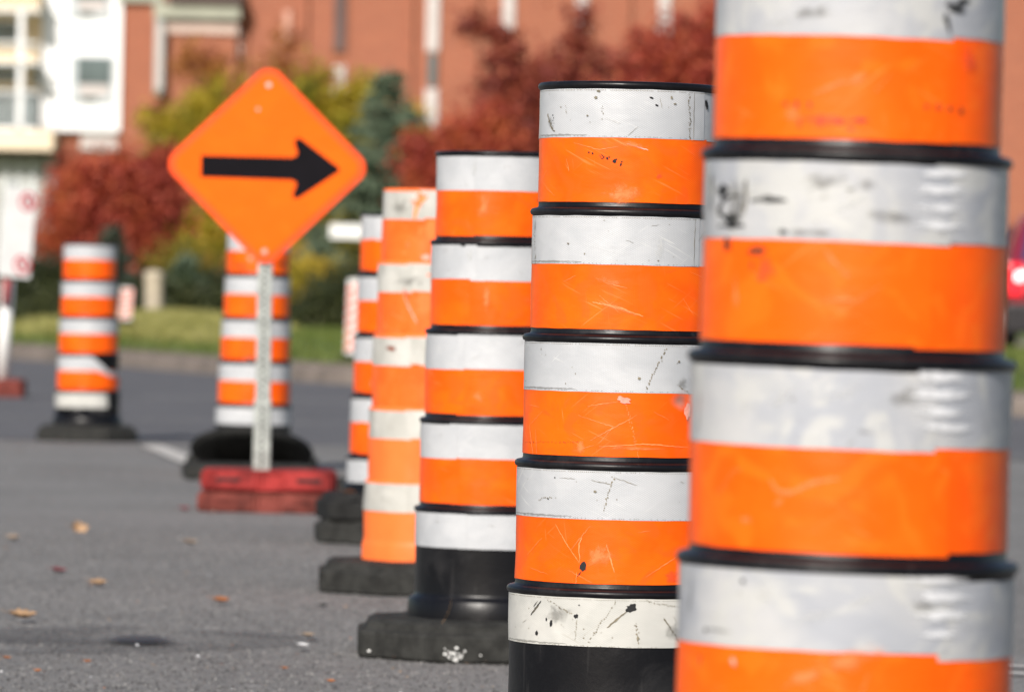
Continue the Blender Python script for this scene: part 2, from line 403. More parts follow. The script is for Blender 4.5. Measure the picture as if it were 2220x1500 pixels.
# ---- the row, nearest first
near_marks = [('glint', [(2036 + dx, y)], wx, hy) for y, dx, wx, hy in ((374, 2, 74, 14), (411, 0, 90, 15), (449, 0, 80, 14), (487, 2, 84, 12), (815, 0, 84, 15), (854, 2, 92, 16), (891, 4, 86, 15), (925, 14, 100, 11), (1254, -6, 110, 9), (1291, 10, 92, 16), (1331, 8, 88, 15), (1372, -4, 60, 9))] + [  # bright glints of the white sheeting, put in as pale colour
 ('black', [(1570, 415)], 34, 22), ('black', [(1590, 480)], 34, 24), ('grey', [(1600, 440)], 60, 70), ('grey', [(1790, 395)], 70, 26, 12), ('grey', [(1940, 470)], 90, 24, -6), ('grey', [(1760, 505)], 120, 12), ('black', [(1700, 505)], 14, 8), ('grey', [(1520, 900)], 16, 90), ('grey', [(1500, 1300)], 16, 80), ('brown', [(1705, 228)], 10, 8), ('red', [(1800, 262)], 90, 18), ('red', [(2100, 130)], 46, 40),
 ('path', [(1608, 428), (1585, 430), (1568, 442), (1562, 462), (1572, 474), (1606, 474), (1612, 440)], 'black', 15), ('path', [(1560, 494), (1590, 492), (1618, 494)], 'black', 11), ('path', [(1621, 396), (1622, 430), (1616, 470)], 'tan', 9), ('path', [(1630, 440), (1665, 432), (1708, 436)], 'black', 12),
 ('black', [(1619, 408)], 5, 24, -4), ('black', [(1664, 436)], 46, 7, -4), ('black', [(1545, 430)], 9, 62), ('grey', [(1548, 400)], 12, 50),
 ('brown', [(1578, 534)], 24, 22), ('brown', [(1580, 530)], 18, 18), ('brown', [(1648, 545)], 40, 16, 15), ('brown', [(1636, 548)], 22, 14), ('brown', [(1632, 578)], 7, 12), ('red', [(1665, 590)], 40, 40), ('red', [(1655, 608)], 32, 10),
 ('black', [(2068, 16)], 34, 14, -15), ('black', [(2052, 52)], 8, 34, 18), ('black', [(2085, 2)], 26, 9, 10),
 ('black', [(1728, 228)], 6, 12), ('brown', [(1756, 229)], 9, 11), ('brown', [(1779, 265)], 8, 18), ('black', [(1820, 264)], 15, 9), ('black', [(1866, 262)], 20, 8, 4), ('brown', [(1735, 272)], 5, 14), ('brown', [(1845, 280)], 8, 8),
 ('brown', [(2008, 230)], 9, 8), ('brown', [(2033, 232)], 10, 10), ('brown', [(2058, 235)], 10, 10), ('brown', [(2081, 238)], 11, 11),
 ('pale', [(1862, 168)], 36, 14, 30), ('pale', [(1800, 190)], 60, 10, 25), ('pale', [(1720, 250)], 30, 26), ('pale', [(1810, 570)], 60, 12, -45), ('pale', [(1830, 650)], 60, 8), ('pale', [(1600, 640)], 14, 60, 8),  # last patch paints in a pale sky reflection streak; the others are rubs
 ('path', [(1670, 1040), (1690, 1068), (1720, 1068), (1770, 1045), (1820, 1038)], 'pale', 12), ('pale', [(1700, 1068)], 30, 9), ('pale', [(1760, 1048)], 44, 8, 22), ('pale', [(1620, 1130)], 18, 14), ('pale', [(1767, 1152)], 8, 8), ('pale', [(1690, 1090)], 20, 7, 40),
 ('pale', [(1840, 1430)], 110, 34, 14), ('pale', [(1740, 1470)], 60, 22, 20), ('pink', [(1592, 1437)], 6, 10, 30), ('red', [(1520, 1430)], 14, 30),
 ('hole', [(1613, 1262)], 5, 6), ('grey', [(1560, 1368)], 70, 8, -2), ('black', [(1533, 1368)], 10, 7), ('grey', [(1880, 936)], 40, 8), ('grey', [(1880, 400)], 30, 22), ('grey', [(1846, 412)], 18, 8),
 ('cream', [(1700, 860)], 60, 22, 40), ('cream', [(1830, 850)], 70, 20, 25), ('cream', [(1620, 880)], 50, 34), ('cream', [(1870, 1300)], 60, 18, 20), ('cream', [(1660, 1290)], 40, 30), ('cream', [(1640, 420)], 60, 40), ('cream', [(1850, 440)], 70, 16, 25), ('cream', [(1770, 1335)], 80, 20, 15),
 ('grey', [(1960, 860)], 60, 30, 10), ('grey', [(2000, 1310)], 50, 22, -15), ('grey', [(1760, 30)], 70, 20, 8), ('cream', [(1690, 50)], 70, 14, 12),
]
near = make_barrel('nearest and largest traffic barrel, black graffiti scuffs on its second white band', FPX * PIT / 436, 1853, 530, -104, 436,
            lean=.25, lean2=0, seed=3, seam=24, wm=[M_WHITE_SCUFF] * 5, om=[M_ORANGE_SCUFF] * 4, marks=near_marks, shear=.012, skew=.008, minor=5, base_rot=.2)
# a torn flap of sheeting sticking out at the left edge of the nearest barrel
bm = bmesh.new(); rf_ = random.Random(2); nf = 7; rws = []
for i in range(nf + 1):
    t = i / nf; rws.append([bm.verts.new((-.166 - .0125 * math.sin(t * 3.1) * (.6 + .4 * k) * k, -.028 + .012 * t - .01 * k, -.004 - .016 * t + .002 * rf_.random() + .002 * k)) for k in (0, .5, 1)])
for i in range(nf):
    for k in range(2): bm.faces.new((rws[i][k], rws[i + 1][k], rws[i + 1][k + 1], rws[i][k + 1])).smooth = True
fl = link('torn_flap', bm, [M_PINK], near); fl.location.z = (near.matrix_world.inverted() @ P(1490, 868, FPX * PIT / 436)).z if False else .715
b2_marks = [
 ('hole', [(1265, 1228)], 7.5, 11), ('path', [(1262, 1238), (1252, 1250)], 'hole', 2.5), ('path', [(1205, 1136), (1230, 1180), (1258, 1220)], 'scr', 2.2), ('path', [(1258, 1218), (1256, 1180), (1262, 1165)], 'scr', 3.5), ('path', [(1252, 1240), (1250, 1265)], 'scr', 1.6),
 ('pale', [(1300, 1205)], 42, 30, 20), ('path', [(1315, 1180), (1332, 1240)], 'scr', 3), ('path', [(1240, 1190), (1280, 1140)], 'scr', 1.5), ('path', [(1400, 1250), (1480, 1195)], 'scr', 1.8), ('red', [(1455, 1250)], 24, 22, 40),
 ('hole', [(1368, 1318)], 13, 9, 25), ('path', [(1357, 1326), (1335, 1344), (1316, 1360)], 'tan', 5), ('hole', [(1250, 1335)], 5.5, 5), ('hole', [(1197, 1351)], 4, 8, -10), ('hole', [(1166, 1371)], 5, 6), ('hole', [(1187, 1342)], 2.5, 4), ('hole', [(1257, 1311)], 1.8, 1.8),
 ('path', [(1175, 1302), (1164, 1318), (1154, 1332)], 'hole', 5), ('path', [(1168, 1302), (1160, 1314)], 'hole', 2.5), ('path', [(1171, 1310), (1158, 1328)], 'tan', 3),
 ('dots', [(1336, 1305), (1276, 1390)], 'tan', 1.7, 20), ('dots', [(1250, 1345), (1247, 1385)], 'tan', 1.2, 12), ('dots', [(1380, 1350), (1382, 1392)], 'tan', 1.8, 12), ('dots', [(1405, 1305), (1470, 1315)], 'tan', 1.6, 15), ('tan', [(1382, 1383)], 3, 5), ('dots', [(1190, 1300), (1240, 1330)], 'tan', 1.8, 14), ('dots', [(1205, 1290), (1220, 1350)], 'tan', 1.5, 14), ('grey', [(1210, 1330)], 44, 30), ('grey', [(1460, 1370)], 30, 30), ('dots', [(1440, 1340), (1470, 1390)], 'tan', 2.2, 16),
 ('dots', [(1442, 757), (1402, 842)], 'tan', 1.9, 22), ('tan', [(1385, 820)], 3.5, 3), ('tan', [(1470, 784)], 3, 2.5), ('dots', [(1472, 838), (1498, 856)], 'tan', 1.8, 8), ('grey', [(1478, 830)], 22, 20),
 ('hole', [(1205, 1035)], 2.3, 1.8), ('dots', [(1331, 1035), (1308, 1106)], 'tan', 1.7, 18), ('tan', [(1291, 1065)], 4, 2.5), ('path', [(1283, 1041), (1327, 1050)], 'tan', 1.4), ('path', [(1331, 1034), (1380, 1052)], 'tan', 1.3), ('hole', [(1190, 1081)], 2.2, 2), ('dots', [(1172, 1081), (1196, 1078)], 'tan', 1.6, 10), ('path', [(1215, 1036), (1248, 1037)], 'tan', 1),
 ('hole', [(1530, 229)], 6, 13, 12), ('hole', [(1412, 213)], 4.5, 2.4, -20), ('hole', [(1423, 229)], 3.8, 2.3, -20), ('tan', [(1455, 212)], 3, 4), ('tan', [(1462, 226)], 4, 2), ('tan', [(1293, 212)], 4, 3), ('tan', [(1299, 198)], 5, 2.5),
 ('dots', [(1492, 205), (1494, 300)], 'tan', 1.8, 26), ('path', [(1494, 300), (1492, 380), (1500, 450)], 'scr', 1.8), ('dots', [(1190, 250), (1203, 285)], 'tan', 3.0, 9), ('grey', [(1196, 265)], 13, 24), ('dots', [(1201, 250), (1203, 285)], 'hole', 1.6, 7), ('dots', [(1228, 232), (1230, 245)], 'tan', 1.2, 5), ('dots', [(1306, 230), (1307, 248)], 'tan', 1.2, 6),
 ('tan', [(1275, 251)], 3, 2), ('path', [(1312, 258), (1352, 270)], 'cream', 3), ('cream', [(1330, 262)], 34, 5, -20),
 ('hole', [(1277, 331)], 2, 2.2), ('hole', [(1285, 333)], 2.4, 2.6), ('path', [(1300, 337), (1305, 346), (1311, 341), (1303, 336)], 'hole', 2.6), ('hole', [(1317, 344)], 2.6, 3.6, 20), ('hole', [(1321, 341)], 2, 2), ('hole', [(1332, 350)], 4.5, 4.5, 30), ('hole', [(1336, 346)], 2.4, 2), ('hole', [(1346, 357)], 2.4, 4.5, -10), ('hole', [(1348, 351)], 2.4, 1.8),
 ('path', [(1245, 310), (1300, 325), (1340, 318)], 'scr', 1.6), ('pale', [(1375, 315)], 44, 9, -8), ('path', [(1360, 312), (1405, 326)], 'pink', 3), ('pale', [(1350, 420)], 60, 34), ('red', [(1428, 382)], 12, 9), ('path', [(1228, 355), (1236, 372), (1230, 345)], 'scr', 1.3),
 ('path', [(1285, 655), (1335, 665), (1395, 686)], 'scr', 4.5), ('pale', [(1340, 668)], 56, 7, -18), ('path', [(1310, 612), (1360, 625)], 'scr', 1.5), ('pale', [(1320, 610)], 40, 12, -10),
 ('pink', [(1354, 868)], 15, 7, -15), ('pink', [(1344, 861)], 5, 4), ('dots', [(1358, 878), (1386, 996)], 'scr', 1.1, 44), ('path', [(1345, 870), (1275, 880)], 'scr', 1.4), ('path', [(1300, 968), (1400, 962), (1490, 970)], 'scr', 2.6), ('path', [(1280, 955), (1380, 900)], 'scr', 1.5), ('pale', [(1380, 972)], 90, 6), ('path', [(1255, 900), (1330, 925), (1300, 960)], 'scr', 1.2), ('dots', [(1140, 958), (1260, 958)], 'brown', 1.8, 34), ('pale', [(1260, 970)], 15, 22), ('dots', [(1202, 872), (1199, 890)], 'red', 1.5, 8), ('path', [(1150, 920), (1158, 990)], 'scr', 3), ('path', [(1163, 930), (1166, 985)], 'scr', 1.6), ('pink', [(1489, 890)], 10, 18),
 ('grey', [(1163, 490)], 10, 30), ('dots', [(1161, 505), (1163, 570)], 'tan', 2.0, 16), ('path', [(1280, 533), (1345, 552)], 'cream', 2), ('tan', [(1234, 528)], 3, 2), ('cream', [(1430, 540)], 16, 40),
]
make_barrel('sharply focused traffic barrel with torn black holes in its lowest white band', FPX * PIT / 271.3, 1354, 730, 184, 271.3,
            lean=.15, lean2=0, seed=11, seam=47, wm=[M_WHITE, M_WHITE, M_WHITE, M_WHITE, M_WHITE_DIRTY], om=[M_ORANGE] * 4, marks=b2_marks, skew=.003, minor=9, edge_dots=True)
b3_marks = [('cream', [(1030, 365)], 10, 30), ('cream', [(1020, 555)], 12, 26), ('pale', [(1050, 450)], 16, 44), ('pale', [(1055, 650)], 10, 50), ('pale', [(1015, 640)], 4, 4), ('pale', [(1035, 860)], 18, 20), ('hole', [(1005, 532)], 7, 3)]
make_barrel('clean traffic barrel with wide black foot on an octagonal rubber base, third from the camera', FPX * PIT / 191.8, 1077, 720, 331, 191.8,
            lean=.1, lean2=.0, seed=21, seam=-30, marks=b3_marks, base_rot=.03, base_half=.300, skew=.005)
def peel_or(a, lo, hi): return lo, hi
o_marks = [('pale', [(905, 440)], 14, 22, 70), ('pale', [(912, 425)], 14, 14), ('path', [(918, 420), (905, 450), (900, 480)], 'scr', 14), ('path', [(928, 425), (912, 440)], 'scr', 9), ('grey', [(870, 450)], 34, 24), ('grey', [(890, 610)], 50, 16), ('brown', [(850, 755)], 22, 7), ('red', [(885, 640)], 8, 26, 30), ('path', [(878, 640), (890, 670), (905, 700)], 'pink', 5), ('pale', [(885, 530)], 10, 18), ('pink', [(925, 558)], 12, 6)]
make_barrel('all orange plastic traffic barrel with stained cream bands and no black rims', FPX * PIT / 157.6, 935, 730, 412, 157.6,
            lean=.35, lean2=0, seed=31, style='orange', seam=-20, wm=[M_WHITE_OLD] * 5, om=[M_ORANGE_OLD, M_ORANGE_OLD, M_ORANGE_OLD, M_ORANGE_PL], marks=o_marks, base_rot=.04, base_half=.292, skew=.008, oval=.002)
make_barrel('traffic barrel on two stacked rubber bases, half hidden behind the all orange one', FPX * PIT / 131.4, 873, 722, 463, 131.4,
            lean=.05, lean2=0, seed=41, seam=-55, base_tiers=2, base_rot=.10, base_half=.272, base_dx=.012, marks=[('cream', [(808, 830)], 6, 10), ('cream', [(806, 970)], 6, 10)])
make_barrel('traffic barrel showing only its left edge behind the one on two stacked bases', 22.6, 866, 800, 480, 110, lean=.3, seed=51, seam=60)
def peel_black(a, lo, hi):
    t = math.sin(a); k = max(0, min(1, (t - .1) / .55)); return lo, hi - (hi - lo) * .7 * k
make_barrel('traffic barrel directly behind the orange arrow sign, scorched top band, tyre ring at its foot', FPX * PIT / 93.6, 556, 690, 503, 93.6,
            lean=.55, lean2=0, seed=61, seam=10, marks=[('brown', [(520, 578)], 30, 7), ('brown', [(610, 572)], 18, 9), ('cream', [(543, 562)], 9, 8), ('pink', [(543, 560)], 6, 5), ('hole', [(542, 776)], 9, 3)])
def peel_a(a, lo, hi):
    k = max(0, min(1, (a - .35) / .55)); return lo - .030 * k * (1 if a < 1.0 else 0), hi - .078 * max(0, min(1, (a - .2) / .6)) if a < 1.0 else lo - .030 * k + .0001
def peel_b(a, lo, hi): return (lo, hi) if a < .72 else (lo, lo)
make_barrel('farthest traffic barrel, its two lower white bands torn away on one side', FPX * PIT / 79.8, 193, 690, 528, 79.8,
            lean=-.25, lean2=0, seed=71, seam=-70, wm=[M_WHITE] * 4 + [M_WHITE_DIRTY], peel={('w', 3): peel_a, ('w', 4): peel_b}, base_tiers=1, base_half=.272, base_rot=.06)

# dried paint splash on the front of the third barrel's base
def splash():
    root = [o for o in COL.objects if str(o.get('label', '')).startswith('clean traffic barrel')][0]; D = FPX * PIT / 191.8 - .3
    bm = bmesh.new(); rr_ = random.Random(4)
    for k in range(26):
        x, y = (rr_.gauss(990, 12), rr_.gauss(1421, 4)) if k > 5 else ((965, 1406), (990, 1404), (1008, 1411), (1042, 1420), (972, 1412), (800, 1410))[k]
        p = P(x, y, D - .0045); r0 = rr_.uniform(.0015, .0035)
        bm.faces.new([bm.verts.new((p.x + r0 * math.cos(t) * rr_.uniform(.6, 1.4), p.y, max(.004, p.z) + r0 * math.sin(t) * rr_.uniform(.6, 1.3))) for t in (0, .9, 1.8, 2.7, 3.6, 4.5, 5.4)])
    o = link('paint_splash', bm, M_WHITEPAINT, root); o['kind'] = 'stuff'; bpy.context.view_layer.update(); o.matrix_parent_inverse = root.matrix_world.inverted()
splash()

# tyre ring leaning in front of the barrel behind the sign
def tyre_ring():
    c = G(545, 1050); bm = bmesh.new(); n = 72; sec = []
    for k in range(12):
        t = 2 * math.pi * k / 12; sec.append((.215 + .062 * math.cos(t), .028 * math.sin(t)))
    rings = [[bm.verts.new((r * math.cos(2 * math.pi * q / n), r * math.sin(2 * math.pi * q / n), z)) for q in range(n)] for r, z in sec]
    for k in range(12):
        for q in range(n):
            bm.faces.new((rings[k][q], rings[k][(q + 1) % n], rings[(k + 1) % 12][(q + 1) % n], rings[(k + 1) % 12][q])).smooth = True
    # closed dished side wall under the ring
    cc = bm.verts.new((0, 0, .012)); rg = [bm.verts.new((.16 * math.cos(2 * math.pi * q / n), .16 * math.sin(2 * math.pi * q / n), .0)) for q in range(n)]
    for q in range(n): bm.faces.new((cc, rg[q], rg[(q + 1) % n]))
    o = link('tyre_ring', bm, M_RUBBER); o.location = (P(545, 1000, 25.35).x, 25.35, .115); o.rotation_euler = (R(-22), R(1.5), 0)
    tag(o, 'black rubber tyre ring tipped up against the barrel behind the arrow sign', 'tyre ring')
tyre_ring()
bm = bmesh.new(); box(bm, -.285, .27, -.18, .18, 0, .07, .02); o = link('rubber_slab', bm, M_RUBBER2); o.location = (P(543, 1000, 25.1).x, 24.95, .001); o.rotation_euler.z = .12
tag(o, 'flat black rubber slab under the tipped tyre ring behind the arrow sign', 'rubber slab')

# ------------------------------------------------------------------ arrow sign on red ballast
def arrow_sign():
    D = 21.2; s = D / FPX; c = P(577, 358, D); foot = P(577, 1040, D + .25)
    root = empty('arrow_sign', (c.x, D + .06, 0)); tag(root, 'orange diamond sign with a black arrow pointing right on a perforated steel post', 'road sign')
    face = Matrix.Translation((0, 0, c.z - .002)) @ Matrix.Diagonal((1, 1, .985, 1)) @ Matrix.Rotation(R(.3), 4, 'Y') @ Matrix.Rotation(R(-1), 4, 'Z')
    def diamond(h, rc, n=10):
        pts = []
        for q in range(4):
            a = math.pi / 2 * q; cx_, cz_ = math.cos(a), math.sin(a); ctr = (h - rc * math.sqrt(2))
            for k in range(n + 1):
                t = a - math.pi / 4 + math.pi / 2 * k / n
                pts.append((cx_ * ctr + rc * math.cos(t), cz_ * ctr + rc * math.sin(t)))
        return pts
    def prism(pts, y0, y1, mat, name, par, bev=0):
        bm = bmesh.new(); f0 = [bm.verts.new((x, y0, z)) for x, z in pts]; f1 = [bm.verts.new((x, y1, z)) for x, z in pts]
        bm.faces.new(f0); bm.faces.new(f1[::-1])
        for k in range(len(pts)): bm.faces.new((f0[k], f1[k], f1[(k + 1) % len(pts)], f0[(k + 1) % len(pts)]))
        bmesh.ops.recalc_face_normals(bm, faces=bm.faces[:]); uvl = bm.loops.layers.uv.new('UVMap')
        for f in bm.faces:
            for lp in f.loops: lp[uvl].uv = (lp.vert.co.x, lp.vert.co.z)
        bmesh.ops.transform(bm, matrix=face, verts=bm.verts)
        return link(name, bm, mat, par)
    H = 213.5 * s * 1.072
    plate = prism(diamond(H, .062), -.001, .004, M_SIGN_EDGE, 'sign_plate', root)
    prism(diamond(H - .033, .046), -.0035, -.001, M_SIGN, 'orange_face', plate)
    def q(x, y): return ((x - 577) * s, (358 - y) * s)
    arrow = [q(434, 338), q(434, 386), q(632, 388), q(641, 392), q(642, 399), q(636, 414), q(635, 424), q(639, 429), q(647, 428), q(735, 366), q(735, 359), q(650, 296), q(642, 295), q(636, 300), q(637, 312), q(643, 326), q(641, 334), q(632, 338)]
    prism(arrow, -.005, -.0036, M_SIGNBLACK, 'black_arrow', plate)
    for (x, y, r) in ((577, 180, 7), (555, 234, 4), (577, 547, 7)):
        bm = bmesh.new(); bmesh.ops.create_cone(bm, cap_ends=True, segments=20, radius1=r * s, radius2=r * s * .7, depth=.006, matrix=face @ Matrix.Translation(((x - 577) * s, -.006, (358 - y) * s)) @ Matrix.Rotation(R(90), 4, 'X'))
        link('bolt', bm, M_ALU, plate)
    # perforated square post and the wider sleeve at its foot
    def post(name, w_, z0, z1, y0, mat):
        bm = bmesh.new(); box(bm, -w_ / 2, w_ / 2, y0, y0 + w_, z0, z1, .003)
        z = z0 + .03
        while z < z1 - .02:
            bmesh.ops.create_cone(bm, cap_ends=True, segments=14, radius1=.0065, radius2=.0065, depth=.0014, matrix=Matrix.Translation((0, y0 - .0012, z)) @ Matrix.Rotation(R(90), 4, 'X'))
            z += .0254
        nf = 0
        for f in bm.faces:
            if f.calc_center_median().y < y0 - .0003: f.material_index = 1
        return link(name, bm, [mat, M_HOLE], root)
    p1 = post('post', .055, .35, c.z + H - .06, .012, M_GALV); p2 = post('sleeve', .064, .12, .42, .004, M_GALV)
    for p in (p1, p2): p.location.x = .002; p.rotation_euler.y = R(-.15)
    return root, D
sign_root, SD = arrow_sign()
sx = G(576, 1112).x; sy = G(576, 1112).y
for k, (z0, mat, lab, dx, rz) in enumerate(((0.001, M_RED_RUB2, 'dull red rubber ballast block on the asphalt, lower of the two under the arrow sign', -.006, 0.0), (.083, M_RED_RUB, 'bright red rubber ballast block clamping the arrow sign post, upper of the pair', .004, .02))):
    bm = bmesh.new(); w_, d_ = .255, .19
    pts = [(-w_, -d_ + .05), (-w_ + .05, -d_), (-.035, -d_), (-.03, -d_ + .012), (.05, -d_ + .012), (.055, -d_), (w_ - .03, -d_), (w_, -d_ + .05), (w_, d_ - .05), (w_ - .05, d_), (-w_ + .05, d_), (-w_, d_ - .05)]
    lo = [bm.verts.new((x, y, 0)) for x, y in pts]; hi = [bm.verts.new((x * .985, y * .96, .074)) for x, y in pts]
    bm.faces.new(lo[::-1]); bm.faces.new(hi)
    for i in range(len(pts)): j = (i + 1) % len(pts); bm.faces.new((lo[i], lo[j], hi[j], hi[i]))
    bmesh.ops.bevel(bm, geom=[e for e in bm.edges], offset=.009, segments=2, affect='EDGES')
    for v in bm.verts: v.co.z += .003 * mnoise.noise(v.co * 9 + Vector((k * 5, 0, 0)))
    root = empty('ballast_block', (sx + dx, sy + d_, z0), (0, 0, rz)); tag(root, lab, 'ballast block', 'red rubber ballast blocks'); link('block', bm, mat, root)
    for xx in (-.15, .15):                       # hand grips moulded in the front face
        boxobj('grip', root, M_HOLE if k else M_RED_RUB2, xx - .045, xx + .045, -d_ - .0015, -d_ + .01, .032, .046, .002)

# ------------------------------------------------------------------ ground, road, kerb, lawn
KX = [-60, -25, -14, -6.1, -3.8, -1.9, 1.0, 3.85, 9, 16, 40, 70]; KY = [150, 112, 88, 68.5, 61, 54, 48, 43.6, 38, 33, 26, 24]
def kerb(x): return float(np.interp(x, KX, KY))
def asphalt(name, c0, c1, seed=0):
    s = NT(name); v = s.coords('Object')
    a = s.noise(v, .9, 6, .6, .4); b = s.noise(v, 110, 3, .8); c = s.noise(v, 45, 4, .7); d = s.noise(v, 5, 5, .6)
    vo = s.n('TexVoronoi'); s.l(v, vo.inputs['Vector']); vo.inputs['Scale'].default_value = 75
    col = s.mix(s.ramp(a, .35, .65), c0, c1)
    col = s.mix(s.math('MULTIPLY', s.ramp(d, .5, .75), .25), col, tuple(x * .72 for x in c0))
    col = s.mix(s.math('MULTIPLY', s.ramp(vo.outputs['Color'], .55, .95), .55), col, tuple(x * 1.9 for x in c1))
    col = s.mix(s.math('MULTIPLY', s.ramp(b, .50, .30), .6), col, tuple(x * .4 for x in c0))
    e = s.noise(v, 20, 8, .88); col = s.mix(s.math('MULTIPLY', s.ramp(e, .50, .36), .75), col, tuple(x * .45 for x in c0)); col = s.mix(s.math('MULTIPLY', s.ramp(e, .55, .68), .65), col, tuple(min(1, x * 1.9) for x in c1))
    s.base(col, .85); h = s.math('ADD', s.math('MULTIPLY', vo.outputs['Distance'], .8), c); s.bump(h, .8, .004); return s.m
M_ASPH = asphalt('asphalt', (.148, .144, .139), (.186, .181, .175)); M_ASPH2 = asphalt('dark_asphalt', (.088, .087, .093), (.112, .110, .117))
M_CONC = simple('concrete', (.20, .165, .14), .85, .25, 3, .3); M_SOIL = simple('soil', (.10, .08, .05), .9, .3, 2)
def lawnmat():
    s = NT('lawn'); v = s.coords('Object'); a = s.noise(v, .6, 6, .65); b = s.noise(v, 25, 5, .7)
    col = s.mix(s.ramp(a, .3, .7), (.085, .14, .025), (.14, .19, .04)); col = s.mix(s.math('MULTIPLY', s.ramp(b, .5, .7), .5), col, (.22, .20, .08))
    s.base(col, .9); s.bump(b, 1, .05); return s.m
M_LAWN = lawnmat()
def sheetobj(name, pts, z, mat, kind='structure'):
    bm = bmesh.new(); bm.faces.new([bm.verts.new((p[0], p[1], z)) for p in pts]); bmesh.ops.recalc_face_normals(bm, faces=bm.faces[:])
    if bm.faces[:][0].normal.z < 0: bmesh.ops.reverse_faces(bm, faces=bm.faces[:])
    o = link(name, bm, mat); tag(o, kind=kind); return o
sheetobj('ground', [(-900, -300), (900, -300), (900, 1500), (-900, 1500)], -.06, M_SOIL)
bm = bmesh.new(); xs = [-60, -40, -25, -14, -9, -6.1, -3.8, -1.9, -.5, 1, 2.4, 3.85, 6, 9, 16, 25, 40, 70]
lo = [bm.verts.new((x, -40, 0)) for x in xs]; hi = [bm.verts.new((x, kerb(x) + .05, 0)) for x in xs]
for i in range(len(xs) - 1): bm.faces.new((lo[i], lo[i + 1], hi[i + 1], hi[i]))
tag(link('road', bm, M_ASPH), kind='structure')
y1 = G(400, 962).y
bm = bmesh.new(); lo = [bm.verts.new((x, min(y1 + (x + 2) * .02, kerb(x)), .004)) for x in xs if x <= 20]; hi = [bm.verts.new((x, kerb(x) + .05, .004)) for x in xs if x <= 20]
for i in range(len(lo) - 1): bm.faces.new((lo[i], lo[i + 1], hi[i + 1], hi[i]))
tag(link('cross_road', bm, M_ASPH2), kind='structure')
# kerb
fx = np.concatenate([np.linspace(-60, -12, 20), np.linspace(-11.5, 14, 90), np.linspace(15, 70, 20)])
bm = bmesh.new(); rows = []
for x in fx:
    k = kerb(x); rows.append([bm.verts.new((x, k + t, z)) for t, z in ((0, -.05), (.02, .14), (.06, .155), (.40, .16), (.42, .10))])
for i in range(len(rows) - 1):
    for j in range(4): bm.faces.new((rows[i][j], rows[i + 1][j], rows[i + 1][j + 1], rows[i][j + 1]))
tag(link('kerb', bm, M_CONC), kind='structure')
def sidewalkmat():
    s = NT('littered_pavement'); v = s.coords('Object'); a = s.noise(v, 2.2, 6, .7); b = s.noise(v, 14, 4, .7)
    col = s.mix(s.ramp(b, .4, .65), (.17, .125, .09), (.24, .19, .155)); col = s.mix(s.math('MULTIPLY', s.ramp(a, .45, .65), .8), col, (.15, .085, .035)); s.base(col, .9); return s.m
bm = bmesh.new(); rows = [[bm.verts.new((x, kerb(x) + t, .156)) for t in (.40, 3.4)] for x in fx]
for i in range(len(rows) - 1): bm.faces.new((rows[i][0], rows[i + 1][0], rows[i + 1][1], rows[i][1]))
tag(link('sidewalk', bm, sidewalkmat()), kind='structure')
def lawn_z(x, t):
    u = max(0, min(1, (t - 3.3) / 9)); z = .15 + .15 * u * u * (3 - 2 * u)
    z += .13 * math.exp(-((x + 4.7) / 1.3) ** 2) * math.exp(-((t - 15) / 8) ** 2)
    return z
ts = [3.3, 4, 5, 6.5, 8, 10, 12, 14, 17, 20, 24, 30, 40, 55, 75, 100, 140, 190, 260]
bm = bmesh.new(); rows = [[bm.verts.new((x, kerb(x) + t, lawn_z(x, t))) for t in ts] for x in fx]
for i in range(len(rows) - 1):
    for j in range(len(ts) - 1): bm.faces.new((rows[i][j], rows[i + 1][j], rows[i + 1][j + 1], rows[i][j + 1])).smooth = True
tag(link('lawn', bm, M_LAWN), kind='structure')
bm = bmesh.new(); bm.faces.new([bm.verts.new(p) for p in ((4.1, 58, .312), (30, 56, .312), (30, 100, .312), (5.2, 100, .312))]); tag(link('driveway', bm, M_CONC), kind='structure')

# markings and stains on the road
def worn(name, c, lo_, hi_, a=.9, sc_=8):
    s = NT(name); v = s.coords('Object'); n1 = s.ramp(s.noise(v, sc_, 7, .7), lo_, hi_); s.base(c, .8); s.l(s.math('MULTIPLY', n1, a), s.b.inputs['Alpha']); return s.m
M_LINE = worn('worn_white_line', (.52, .50, .47), .30, .42, .9); M_LINE2 = worn('faint_line', (.36, .35, .34), .35, .6, .7); M_TAR = worn('tar_repair', (.085, .083, .087), .30, .68, .42, 2.2)
def strip(name, pts_px, z, mat):
    return sheetobj(name, [G(x, y) for x, y in pts_px], z, mat)
strip('road_marking', [(292, 963), (340, 963), (450, 1006), (436, 1024)], .008, M_LINE)
def cross(name, xa, ya, xb, yb, d, mat, z=.008):
    a, b = G(xa, ya), G(xb, yb); sheetobj(name, [(a.x, a.y), (b.x, b.y), (b.x, b.y + d), (a.x, a.y + d)], z, mat)
cross('road_marking', -300, 959, 2600, 1000, .35, M_LINE2)
cross('road_marking', -300, 850, 2600, 912, .5, M_LINE2, .009)
cross('road_marking', -300, 905, 2600, 945, .3, M_LINE2, .0095)
cross('road_marking', 1900, 1440, 2700, 1468, .045, M_LINE); cross('road_marking', 1900, 1456, 2700, 1484, .045, M_LINE)
strip('tar_repair', [(-200, 1368), (250, 1358), (560, 1372), (700, 1385), (640, 1402), (400, 1416), (-200, 1424)], .004, M_TAR)
